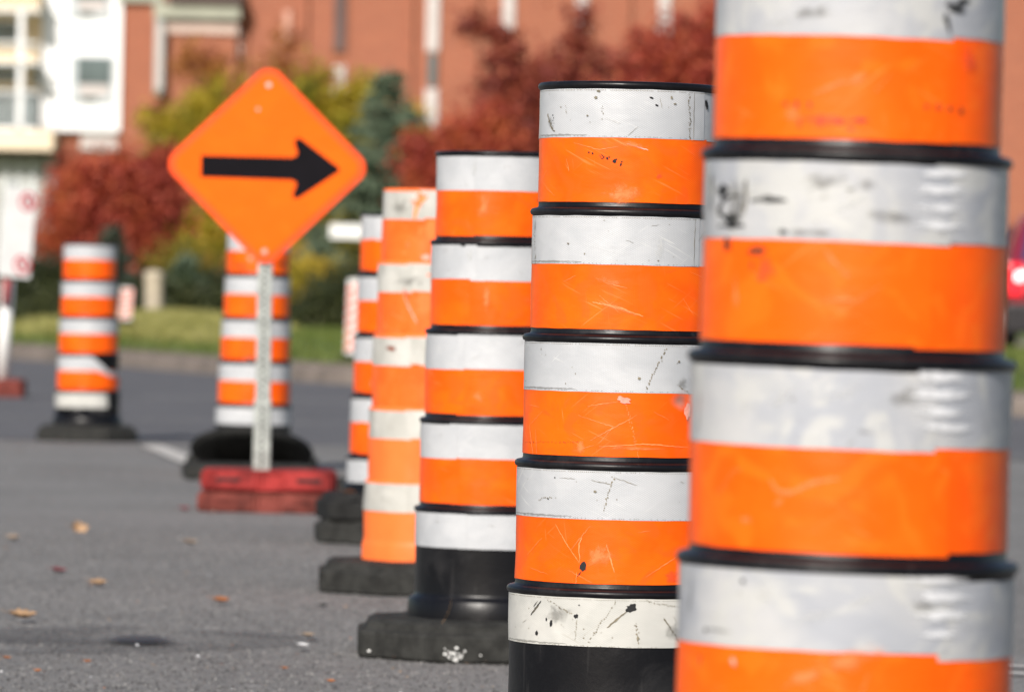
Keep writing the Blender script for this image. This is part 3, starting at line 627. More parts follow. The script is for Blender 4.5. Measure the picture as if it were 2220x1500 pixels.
def blot(name, px, py, rx, ry, mat, z):
    c = G(px, py); a = G(px + rx, py); e = G(px, py - ry); bm = bmesh.new(); uvl = bm.loops.layers.uv.new('UVMap'); n = 40
    cv = bm.verts.new((0, 0, 0)); rg = []
    for q in range(n):
        t = 2 * math.pi * q / n; rg.append((bm.verts.new(((a.x - c.x) * math.cos(t), (e.y - c.y) * math.sin(t), 0)), (math.cos(t), math.sin(t))))
    for q in range(n):
        f = bm.faces.new((cv, rg[q][0], rg[(q + 1) % n][0]))
        for lp, u in zip(f.loops, ((0, 0), rg[q][1], rg[(q + 1) % n][1])): lp[uvl].uv = u
    o = link(name, bm, mat); o.location = (c.x, c.y, z); tag(o, kind='structure'); return o
def oilmat():
    s = NT('oil_stain'); tc = s.n('TexCoord'); ln = s.n('VectorMath', operation='LENGTH'); s.l(tc.outputs['UV'], ln.inputs[0])
    nz = s.noise(s.coords('Object'), 3, 4); f = s.math('SUBTRACT', s.math('MULTIPLY_ADD', nz, .7, .65), ln.outputs['Value'])
    s.base((.022, .021, .026), .6); s.l(s.math('MULTIPLY', s.ramp(f, 0, .6), .75), s.b.inputs['Alpha']); return s.m
M_OIL = oilmat()
blot('oil_stain', 305, 1393, 95, 11, M_OIL, .010)

# ------------------------------------------------------------------ fallen leaves
M_LEAFS = {n: simple('fallen_leaf_' + n, c, .7, .25, 30) for n, c in (('tan', (.32, .20, .11)), ('beige', (.27, .205, .15)), ('red', (.18, .05, .06)), ('orange', (.33, .12, .04)), ('dark', (.03, .03, .03)), ('white', (.75, .75, .76)))}
def leaf_mesh(name, L, W, mat, rnd, curl=.25):
    bm = bmesh.new(); n = 10; rows = []
    for i in range(n + 1):
        t = i / n; w_ = W * .5 * math.sin(math.pi * t ** .85) * (1 + .25 * math.sin(t * 25)) + L * .01; x = (t - .5) * L
        zz = curl * L * ((t - .5) ** 2) * 1.6
        rows.append([bm.verts.new((x, s_ * w_, zz + abs(s_) * w_ * .5 + .004)) for s_ in (-1, -.5, 0, .5, 1)])
    for i in range(n):
        for j in range(4): bm.faces.new((rows[i][j], rows[i + 1][j], rows[i + 1][j + 1], rows[i][j + 1])).smooth = True
    tube(bm, [rows[0][2].co, rows[0][2].co + Vector((-L * .3, .1 * L, .006))], [L * .012, L * .008], 5)
    return link(name, bm, mat)
for px, py, L, kind, lab in ((170, 1152, .065, 'tan', 'curled tan leaf standing up, largest on the open road'), (28, 1173, .055, 'beige', 'small round beige leaf on the asphalt at the left border'), (213, 1273, .06, 'tan', 'broad pale tan leaf lying below the curled one on the road'),
        (50, 1350, .075, 'tan', 'long brown leaf lying just above the dark tar repair'), (413, 1183, .055, 'beige', 'faint beige leaf on the road below the red ballast blocks'), (128, 1245, .055, 'red', 'dark wine red leaf on the asphalt'),
        (400, 1109, .05, 'red', 'pinkish red leaf on the road beside the red ballast blocks'), (573, 1109, .05, 'tan', 'dry tan leaf caught under the lower red ballast block'), (1003, 1436, .045, 'orange', 'orange leaf touching the rubber base of the third barrel'),
        (1460, 1500, .04, 'orange', 'orange leaf at the bottom border by the second barrel'), (480, 1310, .05, 'orange', 'thin rust coloured leaf alone in the middle of the road'), (700, 1320, .03, 'dark', 'small black crumb beside the rubber base of the orange barrel'),
        (657, 1412, .03, 'white', 'tiny white scrap on the road left of the third barrel base'), (190, 1442, .022, 'orange', 'small orange leaf fragment below the oil stain'), (82, 1462, .02, 'orange', 'small orange leaf fragment near the lower left'), (718, 1485, .022, 'orange', 'bright orange leaf fragment at the bottom border'), (617, 1456, .018, 'orange', 'tiny orange leaf fragment in the lower middle of the road'), (15, 1434, .022, 'orange', 'orange leaf fragment at the left border under the tar repair'), (668, 1390, .035, 'beige', 'flat beige leaf just above the tiny white scrap')):
    rnd = random.Random(px); g = G(px, py); o = leaf_mesh('fallen_leaf', L * .95, L * .8, M_LEAFS[kind], rnd, .5 if px != 170 else 1.0)
    o.name = 'fallen_leaf' if kind not in ('white', 'dark') else ('paper_scrap' if kind == 'white' else 'rubber_crumb')
    o.location = (g.x, g.y, .003 if py < 1350 or py > 1425 else .008); o.rotation_euler = ((R(55) if px == 170 else R(8)), 0, rnd.uniform(-.6, .6))
    tag(o, lab, 'leaf' if kind not in ('white', 'dark') else 'scrap', 'fallen leaves scattered on the road' if kind not in ('white', 'dark') else None)
def grit():
    bm = bmesh.new(); rnd = random.Random(5)
    for _ in range(1500):
        y = 10.5 + 22 * rnd.random() ** 1.5; x = rnd.uniform(-.1, .1) * y * 1.3; r = rnd.uniform(.0012, .0045) * (1 + y / 30)
        a = rnd.uniform(0, 6.28); vs = [bm.verts.new((x + r * math.cos(a + t) * rnd.uniform(.6, 1.2), y + r * math.sin(a + t) * rnd.uniform(.6, 1.2), .0125 + r * rnd.uniform(0, .8))) for t in (0, 1.7, 3.3, 4.8)]
        bm.faces.new(vs).material_index = rnd.choice((0, 0, 0, 1, 1, 2, 3))
    tag(link('leaf_litter', bm, [M_LEAFS['beige'], M_LEAFS['tan'], M_LEAFS['orange'], M_LEAFS['white']]), 'fine leaf crumbs and grit strewn over the asphalt', 'litter', kind='stuff')
grit()
# protruding aggregate stones of the worn asphalt where the focus is sharpest
def stones():
    n = 26000; y = 10.8 + 8.5 * rng.random(n) ** 1.2; x = rng.uniform(-.098, .03, n) * y; r_ = rng.uniform(.0022, .0055, n); h = r_ * rng.uniform(.35, .8, n); a = rng.uniform(0, 6.28, n)
    V = np.empty((n, 4, 3), np.float32)
    for k in range(3): V[:, k] = np.stack([x + r_ * np.cos(a + k * 2.1), y + r_ * np.sin(a + k * 2.1), np.full(n, .0008)], 1)
    V[:, 3] = np.stack([x, y, .001 + h], 1); F = np.array([[0, 1, 3], [1, 2, 3], [2, 0, 3]]); idx = (np.arange(n)[:, None, None] * 4 + F[None]).astype(np.int32).ravel()
    me = bpy.data.meshes.new('asphalt_stones'); me.vertices.add(4 * n); me.vertices.foreach_set('co', V.ravel()); me.loops.add(9 * n); me.polygons.add(3 * n)
    me.loops.foreach_set('vertex_index', idx); me.polygons.foreach_set('loop_start', np.arange(0, 9 * n, 3, dtype=np.int32)); me.polygons.foreach_set('loop_total', np.full(3 * n, 3, np.int32))
    for nm_, c_ in (('grey_stone', (.17, .165, .16)), ('dark_stone', (.075, .073, .07)), ('pale_stone_chip', (.30, .29, .275))): me.materials.append(simple(nm_, c_, .8))
    me.polygons.foreach_set('material_index', np.repeat(rng.choice([0, 0, 0, 1, 1, 2], n), 3).astype(np.int32)); me.update(); o = bpy.data.objects.new('asphalt_stones', me); COL.objects.link(o)
    tag(o, 'coarse stones showing in the worn asphalt surface', kind='stuff')
stones()
# crumpled white scrap by the double base
bm = bmesh.new(); bmesh.ops.create_icosphere(bm, subdivisions=3, radius=1)
for v in bm.verts:
    n_ = 1 + .35 * mnoise.noise(v.co * 2.3) + .15 * mnoise.noise(v.co * 6); v.co = Vector((v.co.x * .055 * n_, v.co.y * .04 * n_, v.co.z * .024 * n_ + .028))
o = link('crumpled_paper', bm, M_WHITEPAINT); g = G(739, 1095); o.location = (g.x, g.y, 0); tag(o, 'crumpled white paper on the road beside the red ballast blocks', 'litter')
o = leaf_mesh('fallen_leaf', .045, .03, M_LEAFS['orange'], random); p = P(757, 1127, 18.5); o.location = (p.x, 18.5, .168)
tag(o, 'orange leaf resting on top of the two stacked rubber bases', 'leaf', 'fallen leaves scattered on the road')
o = leaf_mesh('fallen_leaf', .05, .012, M_LEAFS['tan'], random); p = P(980, 1335, 12.62); o.location = (p.x, 12.60, .118); o.rotation_euler = (0, R(-75), 0)
tag(o, 'narrow straw coloured leaf leaning on the black foot of the third barrel', 'leaf', 'fallen leaves scattered on the road')

# ------------------------------------------------------------------ no-parking sign at the left border
def parking_sign():
    D = 43.4; root = empty('parking_sign', (0, 0, 0)); c = P(-6, 650, D)
    root.location = (c.x, D, 0); tag(root, 'tall white parking sign with two red prohibition rings on a white post', 'road sign')
    ca, cb = P(40, 406, D), P(40, 600, D); zt, zb = ca.z, cb.z; w_ = .27
    bm = bmesh.new(); box(bm, -w_ / 2, w_ / 2, -.004, .0, zb, zt, .0); pan = link('sign_panel', bm, M_WHITEPAINT, root)
    M_REDP = simple('sign_red', (.62, .03, .06), .5, .1)
    for zc, xx in ((zt - .10, .065), (zb + .10, .065)):
        bm = bmesh.new(); n = 40
        for q in range(n):
            a, b_ = 2 * math.pi * q / n, 2 * math.pi * (q + 1) / n
            bm.faces.new([bm.verts.new((xx + r * math.cos(t), -.008, zc + r * math.sin(t))) for r, t in ((.052, a), (.052, b_), (.072, b_), (.072, a))])
        m = Matrix.Translation((xx, -.009, zc)) @ Matrix.Rotation(R(45), 4, 'Y')
        box(bm, -.056, .056, -.001, .001, -.008, .008, mat=m); box(bm, -.012, .012, -.001, .001, -.035, .035, mat=Matrix.Translation((xx + .006, -.0075, zc)), mi=1)
        link('prohibition_symbol', bm, [M_REDP, M_SIGNBLACK], pan)
    bm = bmesh.new(); tube(bm, [(0, .04, .14), (0, .04, zb - .03)], .05, 20); link('post', bm, M_WHITEPAINT, root)
    bm = bmesh.new(); tube(bm, [(0, .04, zb - .03), (0, .04, zt + .05)], .03, 16); link('upper_post', bm, M_GALV, root)
    bm = bmesh.new(); tube(bm, [(0, -.02, zb - .22), (0, -.02, zb - .02)], .03, 12); link('clamp', bm, M_RED_RUB, root)
    pan.rotation_euler = (0, R(2.2), R(28)); pan.location.x = .01
    root.rotation_euler.y = R(2.0) ; root.location.x = P(2, 840, D).x
    o = empty('ballast_block', (P(0, 860, D - .2).x, D, .001)); bm = bmesh.new(); box(bm, -.26, .17, -.2, .2, 0, .14, .03); link('block', bm, M_RED_RUB2, o)
    tag(o, 'dull red rubber ballast block under the white parking sign post', 'ballast block', 'red rubber ballast blocks')
parking_sign()

# ------------------------------------------------------------------ small signs and markers on the verge
def marker(px, ytop, ybot, D, wpx, label, n, tilt):
    s = D / FPX; c = P(px, ybot, D); zt = P(px, ytop, D).z; root = empty('marker_panel', (c.x, D, c.z), (0, R(tilt), 0)); tag(root, label, 'marker', 'striped marker panels on the verge')
    h = zt - c.z; w_ = wpx * s; bm = bmesh.new(); box(bm, -w_ / 2, w_ / 2, -.015, .015, .1 * h, h, .008); pn = link('panel', bm, M_WHITEPAINT, root)
    for k in range(n):
        z = .14 * h + (k + .5) / n * .82 * h; bm = bmesh.new()
        hh = .82 * h / n * .28; vs = [bm.verts.new(p) for p in ((-w_ / 2 + .004, -.018, z - hh - .02), (w_ / 2 - .004, -.018, z - hh + .02), (w_ / 2 - .004, -.018, z + hh + .02), (-w_ / 2 + .004, -.018, z + hh - .02))]
        bm.faces.new(vs); link('stripe', bm, M_ORANGE_OLD if n < 6 else M_MARK, pn)
    bm = bmesh.new(); box(bm, -w_ * .7, w_ * .7, -.12, .12, -.02, .1 * h, .01); link('foot', bm, M_RUBBER, root)
M_MARK = simple('marker_red_orange', (.75, .16, .10), .5, .1)
marker(764, 606, 785, 58, 34, 'tall red and white striped marker panel standing on the verge beside the row of barrels', 7, 1.5)
marker(270, 624, 700, 72, 26, 'short red and white striped marker panel by the tall grass mound', 6, 4)
c = P(752, 502, 80); root = empty('street_sign', (c.x, 80, .3)); tag(root, 'small plain white sign plate in front of the blue spruce', 'sign')
boxobj('plate', root, M_WHITEPAINT, -.24, .30, -.012, .012, c.z - .3 - .10, c.z - .3 + .10, .006); bm = bmesh.new(); tube(bm, [(.26, .04, 0), (.26, .04, c.z - .15)], .025, 12); link('post', bm, M_GALV, root)
c0, c1 = P(333, 668, 82), P(333, 585, 82); root = empty('bollard', (c0.x, 82, .40)); tag(root, 'pale cream concrete bollard standing among the shrubs', 'bollard')
bm = bmesh.new(); lathe(bm, [(.15, 0), (.15, .1), (.13, .14), (.14, c1.z - .50), (.15, c1.z - .47), (.13, c1.z - .43), (0, c1.z - .40)], 24); link('shaft', bm, simple('cream_concrete', (.42, .36, .27), .8), root, True)

# ------------------------------------------------------------------ red car at the right border
def car():
    D = 78.0; x0 = P(2184, 600, D).x; z0 = .315; root = empty('parked_car', (x0 + .92, D, z0)); tag(root, 'dark red car seen from behind with its tail light lit, parked beyond the lawn', 'car')
    paint = simple('red_car_paint', (.20, .008, .018), .25, .1, Coat_Weight=1.0); glass = simple('tinted_glass', (.02, .045, .11), .08, .2); blk = simple('bumper_black', (.012, .010, .012), .5)
    red = NT('tail_lamp_red'); red.base((.7, .01, .02), .2); red.b.inputs['Emission Color'].default_value = (1, .03, .05, 1); red.b.inputs['Emission Strength'].default_value = .6
    hot = NT('lit_bulb'); hot.base((1, .6, .6), .2); hot.b.inputs['Emission Color'].default_value = (1, .45, .45, 1); hot.b.inputs['Emission Strength'].default_value = 3.5
    secs = [(-2.2, .55, .92), (-2.0, .40, 1.02), (-1.2, .36, 1.08)]
    bm = bmesh.new(); prof = [(0, .40, .55), (-.02, .62, .9), (.03, .9, 1.05), (.12, .98, 1.1)]
    # body: loft of cross-sections along Y (rear at y = 0, nose at y = 4.5)
    def section(y, w_, zlo, zsh, ztop, wt):
        return [(-w_, y, zlo), (-w_ - .02, y, (zlo + zsh) / 2), (-w_, y, zsh), (-wt, y, ztop - .06), (-wt + .12, y, ztop), (wt - .12, y, ztop), (wt, y, ztop - .06), (w_, y, zsh), (w_ + .02, y, (zlo + zsh) / 2), (w_, y, zlo)]
    S = [section(0, .84, .42, 1.05, 1.15, .80), section(.08, .90, .30, 1.10, 1.22, .82), section(.35, .92, .26, 1.12, 1.76, .70), section(.7, .92, .26, 1.12, 1.86, .68), section(2.2, .92, .26, 1.08, 1.84, .68), section(3.0, .92, .26, 1.05, 1.14, .80), section(4.2, .90, .28, .95, 1.0, .78), section(4.6, .80, .38, .80, .85, .70)]
    R_ = [[bm.verts.new(p) for p in sec] for sec in S]
    for i in range(len(R_) - 1):
        for j in range(10): bm.faces.new((R_[i][j], R_[i + 1][j], R_[i + 1][(j + 1) % 10], R_[i][(j + 1) % 10]))
    bm.faces.new(R_[0]); bm.faces.new(R_[-1][::-1]); bmesh.ops.recalc_face_normals(bm, faces=bm.faces[:])
    bmesh.ops.bevel(bm, geom=[e for e in bm.edges], offset=.02, segments=2, affect='EDGES'); link('body', bm, paint, root, True)
    bm = bmesh.new(); vs = [bm.verts.new(p) for p in ((-.74, .09, 1.20), (.74, .09, 1.20), (.62, .335, 1.72), (-.62, .335, 1.72))]; f = bm.faces.new(vs)
    g = bmesh.ops.extrude_face_region(bm, geom=[f]); bmesh.ops.translate(bm, vec=(0, -.03, 0), verts=[v for v in g['geom'] if isinstance(v, bmesh.types.BMVert)]); link('rear_window', bm, glass, root)
    for s_ in (-1, 1):
        bm = bmesh.new(); vs = [bm.verts.new(p) for p in ((s_ * .945, .6, 1.16), (s_ * .945, 2.9, 1.12), (s_ * .80, 2.3, 1.66), (s_ * .76, .75, 1.70))]; bm.faces.new(vs); link('side_window', bm, glass, root)
        lamp = boxobj('tail_light', root, red.m, s_ * .82 - .12, s_ * .82 + .11, -.03, .2, .72, 1.16, .03)
        bm = bmesh.new(); bmesh.ops.create_icosphere(bm, subdivisions=2, radius=.07, matrix=Matrix.Translation((s_ * .76, -.03, .98))); link('bulb', bm, hot.m, lamp)
        for y in (.85, 3.75):
            bm = bmesh.new(); bmesh.ops.create_cone(bm, cap_ends=True, segments=32, radius1=.34, radius2=.34, depth=.22, matrix=Matrix.Translation((s_ * .83, y, .34)) @ Matrix.Rotation(R(90), 4, 'Y')); wl = link('wheel', bm, M_RUBBER, root)
            bm = bmesh.new(); bmesh.ops.create_cone(bm, cap_ends=True, segments=24, radius1=.2, radius2=.18, depth=.24, matrix=Matrix.Translation((s_ * .84, y, .34)) @ Matrix.Rotation(R(90), 4, 'Y')); link('rim', bm, M_ALU, wl)
    boxobj('bumper', root, blk, -.93, .93, -.10, .25, .20, .62, .05)
    boxobj('number_plate', root, M_WHITEPAINT, -.16, .16, -.115, -.10, .66, .80, .0)
car()

# ------------------------------------------------------------------ foliage
def leafmat(name, cols, trans=.35):
    cols = [tuple(c) for c in cols]
    s = NT(name); geo = s.n('NewGeometry'); cr = s.n('ValToRGB'); cr.color_ramp.interpolation = 'LINEAR'
    while len(cr.color_ramp.elements) < len(cols): cr.color_ramp.elements.new(.5)
    for i, c in enumerate(cols): e = cr.color_ramp.elements[i]; e.position = i / (len(cols) - 1); e.color = (*c, 1)
    v = s.coords('Object'); n1 = s.noise(v, 1.6, 3, .5)
    k = s.math('ADD', s.math('MULTIPLY', geo.outputs['Random Per Island'], .45), s.math('MULTIPLY_ADD', n1, 1.6, -.5), clamp=True); s.l(k, cr.inputs[0])
    s.base(cr.outputs[0], .65); tr = s.n('BsdfTranslucent'); s.l(cr.outputs[0], tr.inputs[0]); mx = s.n('MixShader'); mx.inputs[0].default_value = trans
    s.l(s.b.outputs[0], mx.inputs[1]); s.l(tr.outputs[0], mx.inputs[2]); s.l(mx.outputs[0], s.out.inputs[0]); return s.m
LM = {
 'red': leafmat('red_leaves', [(.17, .025, .02), (.34, .05, .035), (.48, .095, .045), (.58, .18, .05)]),
 'darkred': leafmat('dark_red_leaves', [(.10, .018, .015), (.22, .04, .03), (.34, .075, .04), (.42, .14, .045)]),
 'rust': leafmat('rust_leaves', [(.20, .06, .03), (.38, .12, .04), (.42, .20, .04), (.50, .16, .05)]),
 'yg': leafmat('yellow_green_leaves', [(.10, .11, .010), (.26, .24, .016), (.44, .34, .02), (.48, .30, .03)]),
 'olive': leafmat('olive_leaves', [(.05, .05, .01), (.14, .14, .015), (.26, .21, .02), (.38, .20, .03)]),
 'gold': leafmat('gold_leaves', [(.20, .18, .02), (.42, .33, .03), (.55, .38, .04), (.50, .26, .04)]),
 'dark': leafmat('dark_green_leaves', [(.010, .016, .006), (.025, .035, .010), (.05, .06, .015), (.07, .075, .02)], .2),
 'blue': leafmat('blue_spruce_needles', [(.045, .075, .035), (.10, .145, .085), (.17, .225, .145), (.24, .29, .19)], .25),
 'bluedark': leafmat('dark_spruce_needles', [(.012, .022, .014), (.03, .045, .03), (.055, .075, .05), (.09, .11, .06)], .15),
}
M_BARK = simple('bark', (.10, .075, .055), .9, .3, 12, .5)
def quads(name, C, A, B, mat, parent):
    """C centres, A and B half axes (n,3): one leaf-shaped quad each"""
    n = len(C); V = np.empty((n, 4, 3), np.float32); V[:, 0] = C - A; V[:, 1] = C - B * .9 + A * .1; V[:, 2] = C + A; V[:, 3] = C + B * .9 + A * .1
    me = bpy.data.meshes.new(name); me.vertices.add(4 * n); me.vertices.foreach_set('co', V.ravel()); me.loops.add(4 * n); me.polygons.add(n)
    me.loops.foreach_set('vertex_index', np.arange(4 * n, dtype=np.int32)); me.polygons.foreach_set('loop_start', np.arange(0, 4 * n, 4, dtype=np.int32)); me.polygons.foreach_set('loop_total', np.full(n, 4, np.int32))
    me.materials.append(mat); me.update(); me.validate(); o = bpy.data.objects.new(name, me); COL.objects.link(o); o.parent = parent; return o
def rdir(n):
    v = rng.normal(size=(n, 3)); return v / np.linalg.norm(v, axis=1)[:, None]
def crown_pts(blobs, D, n, base, clump=.22):
    """blobs in photograph pixels at depth D: (cx, cy, rx, ry, weight)"""
    s = D / FPX; wts = np.array([b[2] * b[3] * (b[4] if len(b) > 4 else 1) for b in blobs], float); wts /= wts.sum(); out = []; clumps = []
    for b, w_ in zip(blobs, wts):
        c = np.array(P(b[0], b[1], D)) - np.array(base); rx, rz = b[2] * s, b[3] * s; nc = max(6, int(90 * w_ * len(blobs) ** .5))
        cc = rdir(nc) * (rng.random(nc) ** .4)[:, None] * np.array([rx, rx * .8, rz]); cc += c
        m = int(n * w_); k = rng.integers(0, nc, m); sz = clump * (rx + rz) / 2 + .05
        p = cc[k] + rng.normal(size=(m, 3)) * sz * (.5 + rng.random(nc))[k][:, None]; out.append(p); clumps += [(c, x) for x in cc[:max(3, nc // 6)]]
    return np.vstack(out), clumps
def tree(label, blobs, D, n, mat, leaf=.05, cat='tree', name='leafy_tree', trunk_px=None, group=None, ground=.30, clump=.22):
    xs_ = trunk_px if trunk_px else blobs[0][0]; b0 = P(xs_, 700, D); root = empty(name, (b0.x, D, ground)); tag(root, label, cat, group)
    pts, cl = crown_pts(blobs, D, n, root.location, clump)
    pts[:, 2] = np.maximum(pts[:, 2], .03); nr = rdir(len(pts)); a = np.cross(nr, rdir(len(pts))); a /= np.linalg.norm(a, axis=1)[:, None]; bb = np.cross(nr, a); sz = leaf * (.6 + .8 * rng.random(len(pts)))[:, None]
    quads('crown', pts, a * sz, bb * sz * .62, mat, root)
    bm = bmesh.new(); top = max(p[2] for _, p in cl); hgt = max(.3, top * .8); r0 = .02 * hgt + .02
    tube(bm, [(0, 0, -.1), (.01, 0, hgt * .35), (-.02 * hgt, .01, hgt * .7), (0, 0, hgt)], [r0 * 1.3, r0, r0 * .7, r0 * .25], 9)
    for c, p in cl[::2][:26]:
        z0 = min(hgt * .6, max(.12 * hgt, p[2] * .5)); q = Vector((0, 0, z0)); e = Vector(p); tube(bm, [q, q.lerp(e, .5) + Vector((0, 0, -.04 * hgt)), e], [r0 * .45, r0 * .28, r0 * .08], 5)
    link('trunk', bm, M_BARK, root); return root
def spruce(label, px, ytop, ybot, halfw, D, mat, n=14000, group=None):
    s = D / FPX; t = P(px, ytop, D); root = empty('spruce_tree', (t.x, D, .28)); tag(root, label, 'spruce', group); H = t.z - .28; W = halfw * s
    nb = 260; C = []; A = []
    bm = bmesh.new(); tube(bm, [(0, 0, -.1), (0, 0, H * .5), (0, 0, H * .98)], [.05 + .012 * H, .03 + .006 * H, .006], 8)
    for k in range(nb):
        u = rng.random() ** .75; z = H * (.02 + .95 * (1 - u) if False else .03 + .95 * (1 - u)); R0 = W * (1 - z / H) ** .85 * (.72 + .45 * rng.random()) + .05; a = rng.random() * 6.283
        d = np.array([math.cos(a), math.sin(a), 0]); m = max(10, int(n / nb * (R0 / W + .2))); tt = rng.random(m) ** .6
        pos = d[None] * (R0 * tt)[:, None]; pos[:, 2] = z - .22 * R0 * np.sin(tt * 2.2) + .10 * R0 * tt ** 3; pos += rng.normal(size=(m, 3)) * np.array([.07, .07, .035]) * (.35 + R0)
        C.append(pos); dd = d[None] + rng.normal(size=(m, 3)) * .55; A.append(dd / np.linalg.norm(dd, axis=1)[:, None])
        if k % 5 == 0: tube(bm, [(0, 0, z + .02), tuple(d * R0 * .8 + np.array([0, 0, z - .15 * R0]))], [.012, .004], 4)
    C = np.vstack(C); A = np.vstack(A); nr = rdir(len(C)); B = np.cross(nr, A); B /= np.linalg.norm(B, axis=1)[:, None]; sz = .042 * (.6 + .8 * rng.random(len(C)))[:, None] * (H / 4) ** .3
    C[:, 2] = np.maximum(C[:, 2], .02); quads('crown', C, A * sz * 1.6, B * sz * .6, mat, root); link('trunk', bm, M_BARK, root); return root
TR = 'autumn trees and shrubs in front of the brick building'
tree('round red leaved shrub tree behind the farthest barrel', [(170, 400, 60, 50, .8), (235, 370, 50, 35, .6), (285, 395, 80, 55), (335, 430, 60, 80), (215, 480, 95, 65), (320, 530, 50, 60), (135, 465, 50, 60, .7), (350, 350, 40, 30, .7), (120, 540, 40, 40, .6)], 102, 16000, LM['red'], .06, group=TR, trunk_px=250)
tree('tall thin tree turning rust and yellow behind the arrow sign', [(420, 140, 40, 50, .9), (455, 270, 50, 50, .8), (700, 260, 60, 60, .6), (450, 215, 40, 30, .6), (590, 170, 60, 60, .55), (660, 190, 70, 50, .5), (520, 260, 90, 60), (600, 230, 80, 80, .8), (620, 110, 30, 40, .5), (360, 255, 40, 22, .4), (470, 180, 30, 60, .5)], 112, 9000, LM['rust'], .055, trunk_px=520, group=TR)
tree('yellow green leafy tree around the arrow sign', [(420, 500, 60, 60), (470, 560, 70, 60), (640, 480, 110, 70), (700, 420, 70, 60, .8), (740, 260, 50, 60, .8), (760, 330, 40, 70, .8), (560, 330, 120, 90, .8), (400, 340, 70, 70, .9), (345, 265, 50, 30, .6), (455, 240, 50, 60, .7), (680, 210, 50, 60, .7), (770, 215, 45, 45, .8), (720, 330, 60, 80, .9), (640, 600, 90, 50)], 108, 29000, LM['yg'], .06, trunk_px=560, group=TR)
tree('olive and brown shrub tree at the foot of the sign post', [(400, 580, 60, 60), (460, 620, 60, 50), (560, 610, 90, 60), (660, 600, 60, 60), (700, 540, 60, 70)], 100, 13000, LM['olive'], .05, trunk_px=500, group=TR)
tree('golden yellow shrub tree beside the big blue spruce', [(780, 300, 45, 70), (905, 330, 45, 50), (760, 420, 40, 60), (890, 270, 25, 40), (920, 400, 30, 60)], 112, 7000, LM['gold'], .05, trunk_px=830, group=TR)
spruce('big blue spruce between the sign and the barrels', 848, 122, 650, 205, 101, LM['blue'], 52000)
spruce('low dusty blue spruce beside the cream bollard', 405, 545, 680, 75, 92, LM['blue'], 9000)
spruce('dark green conical spruce behind the farthest barrel', 245, 482, 700, 82, 93, LM['bluedark'], 8000)
spruce('small grey green spruce right of the sign post', 690, 480, 690, 110, 95, LM['blue'], 9000)
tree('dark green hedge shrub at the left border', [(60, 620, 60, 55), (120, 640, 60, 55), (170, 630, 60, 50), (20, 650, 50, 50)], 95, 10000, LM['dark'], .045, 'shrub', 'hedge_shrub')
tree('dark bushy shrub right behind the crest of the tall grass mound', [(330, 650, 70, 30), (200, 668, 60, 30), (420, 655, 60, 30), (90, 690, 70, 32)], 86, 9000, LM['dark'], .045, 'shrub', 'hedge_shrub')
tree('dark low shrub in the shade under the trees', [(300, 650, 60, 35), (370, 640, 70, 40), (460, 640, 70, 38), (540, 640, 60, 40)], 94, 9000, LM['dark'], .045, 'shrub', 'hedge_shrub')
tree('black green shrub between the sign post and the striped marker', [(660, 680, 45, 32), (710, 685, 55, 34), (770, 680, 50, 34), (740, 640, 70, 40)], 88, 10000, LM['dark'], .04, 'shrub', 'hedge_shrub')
tree('yellow leaved shrub right of the sign post', [(655, 610, 30, 50), (700, 600, 30, 30)], 90, 3500, LM['gold'], .04, 'shrub', 'leafy_shrub')
tree('orange brown shrub low in front of the dark hedge', [(540, 590, 60, 30), (600, 560, 40, 40)], 96, 3500, LM['rust'], .04, 'shrub', 'leafy_shrub')
tree('large dark red maple behind the sharp barrel', [(1060, 70, 45, 35, .6), (1110, 130, 50, 50, .8), (1190, 170, 80, 50), (1320, 190, 80, 50), (1250, 230, 180, 80), (1140, 290, 100, 70), (1000, 60, 25, 16, .5), (1280, 330, 160, 80), (1262, 60, 32, 80, .6), (1120, 200, 90, 60), (1300, 480, 200, 120)], 104, 24000, LM['darkred'], .07, trunk_px=1230, group=TR)
tree('bright rusty red maple between the two largest barrels', [(1470, 120, 95, 70), (1450, 220, 120, 90), (1540, 50, 75, 65), (1400, 90, 40, 40, .6), (1600, 200, 130, 140), (1500, 330, 140, 100), (1700, 330, 150, 130), (1800, 480, 200, 140)], 100, 21000, LM['red'], .07, trunk_px=1520, group=TR)
tree('low orange red shrub against the brick wall left of the sharp barrel', [(930, 360, 60, 60), (1010, 300, 60, 50), (1060, 350, 80, 70), (980, 400, 90, 50), (1080, 260, 50, 40), (1000, 480, 110, 80)], 98, 13000, LM['red'], .055, 'shrub', 'leafy_shrub', trunk_px=1000)
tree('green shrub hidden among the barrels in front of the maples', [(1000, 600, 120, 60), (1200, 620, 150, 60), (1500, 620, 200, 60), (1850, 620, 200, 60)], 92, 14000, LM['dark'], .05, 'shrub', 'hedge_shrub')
# outside the frame on both sides
tree('dark red tree outside the frame at the left', [(-330, 300, 160, 160), (-200, 450, 120, 100), (-420, 430, 130, 130)], 104, 9000, LM['darkred'], .08, trunk_px=-300)

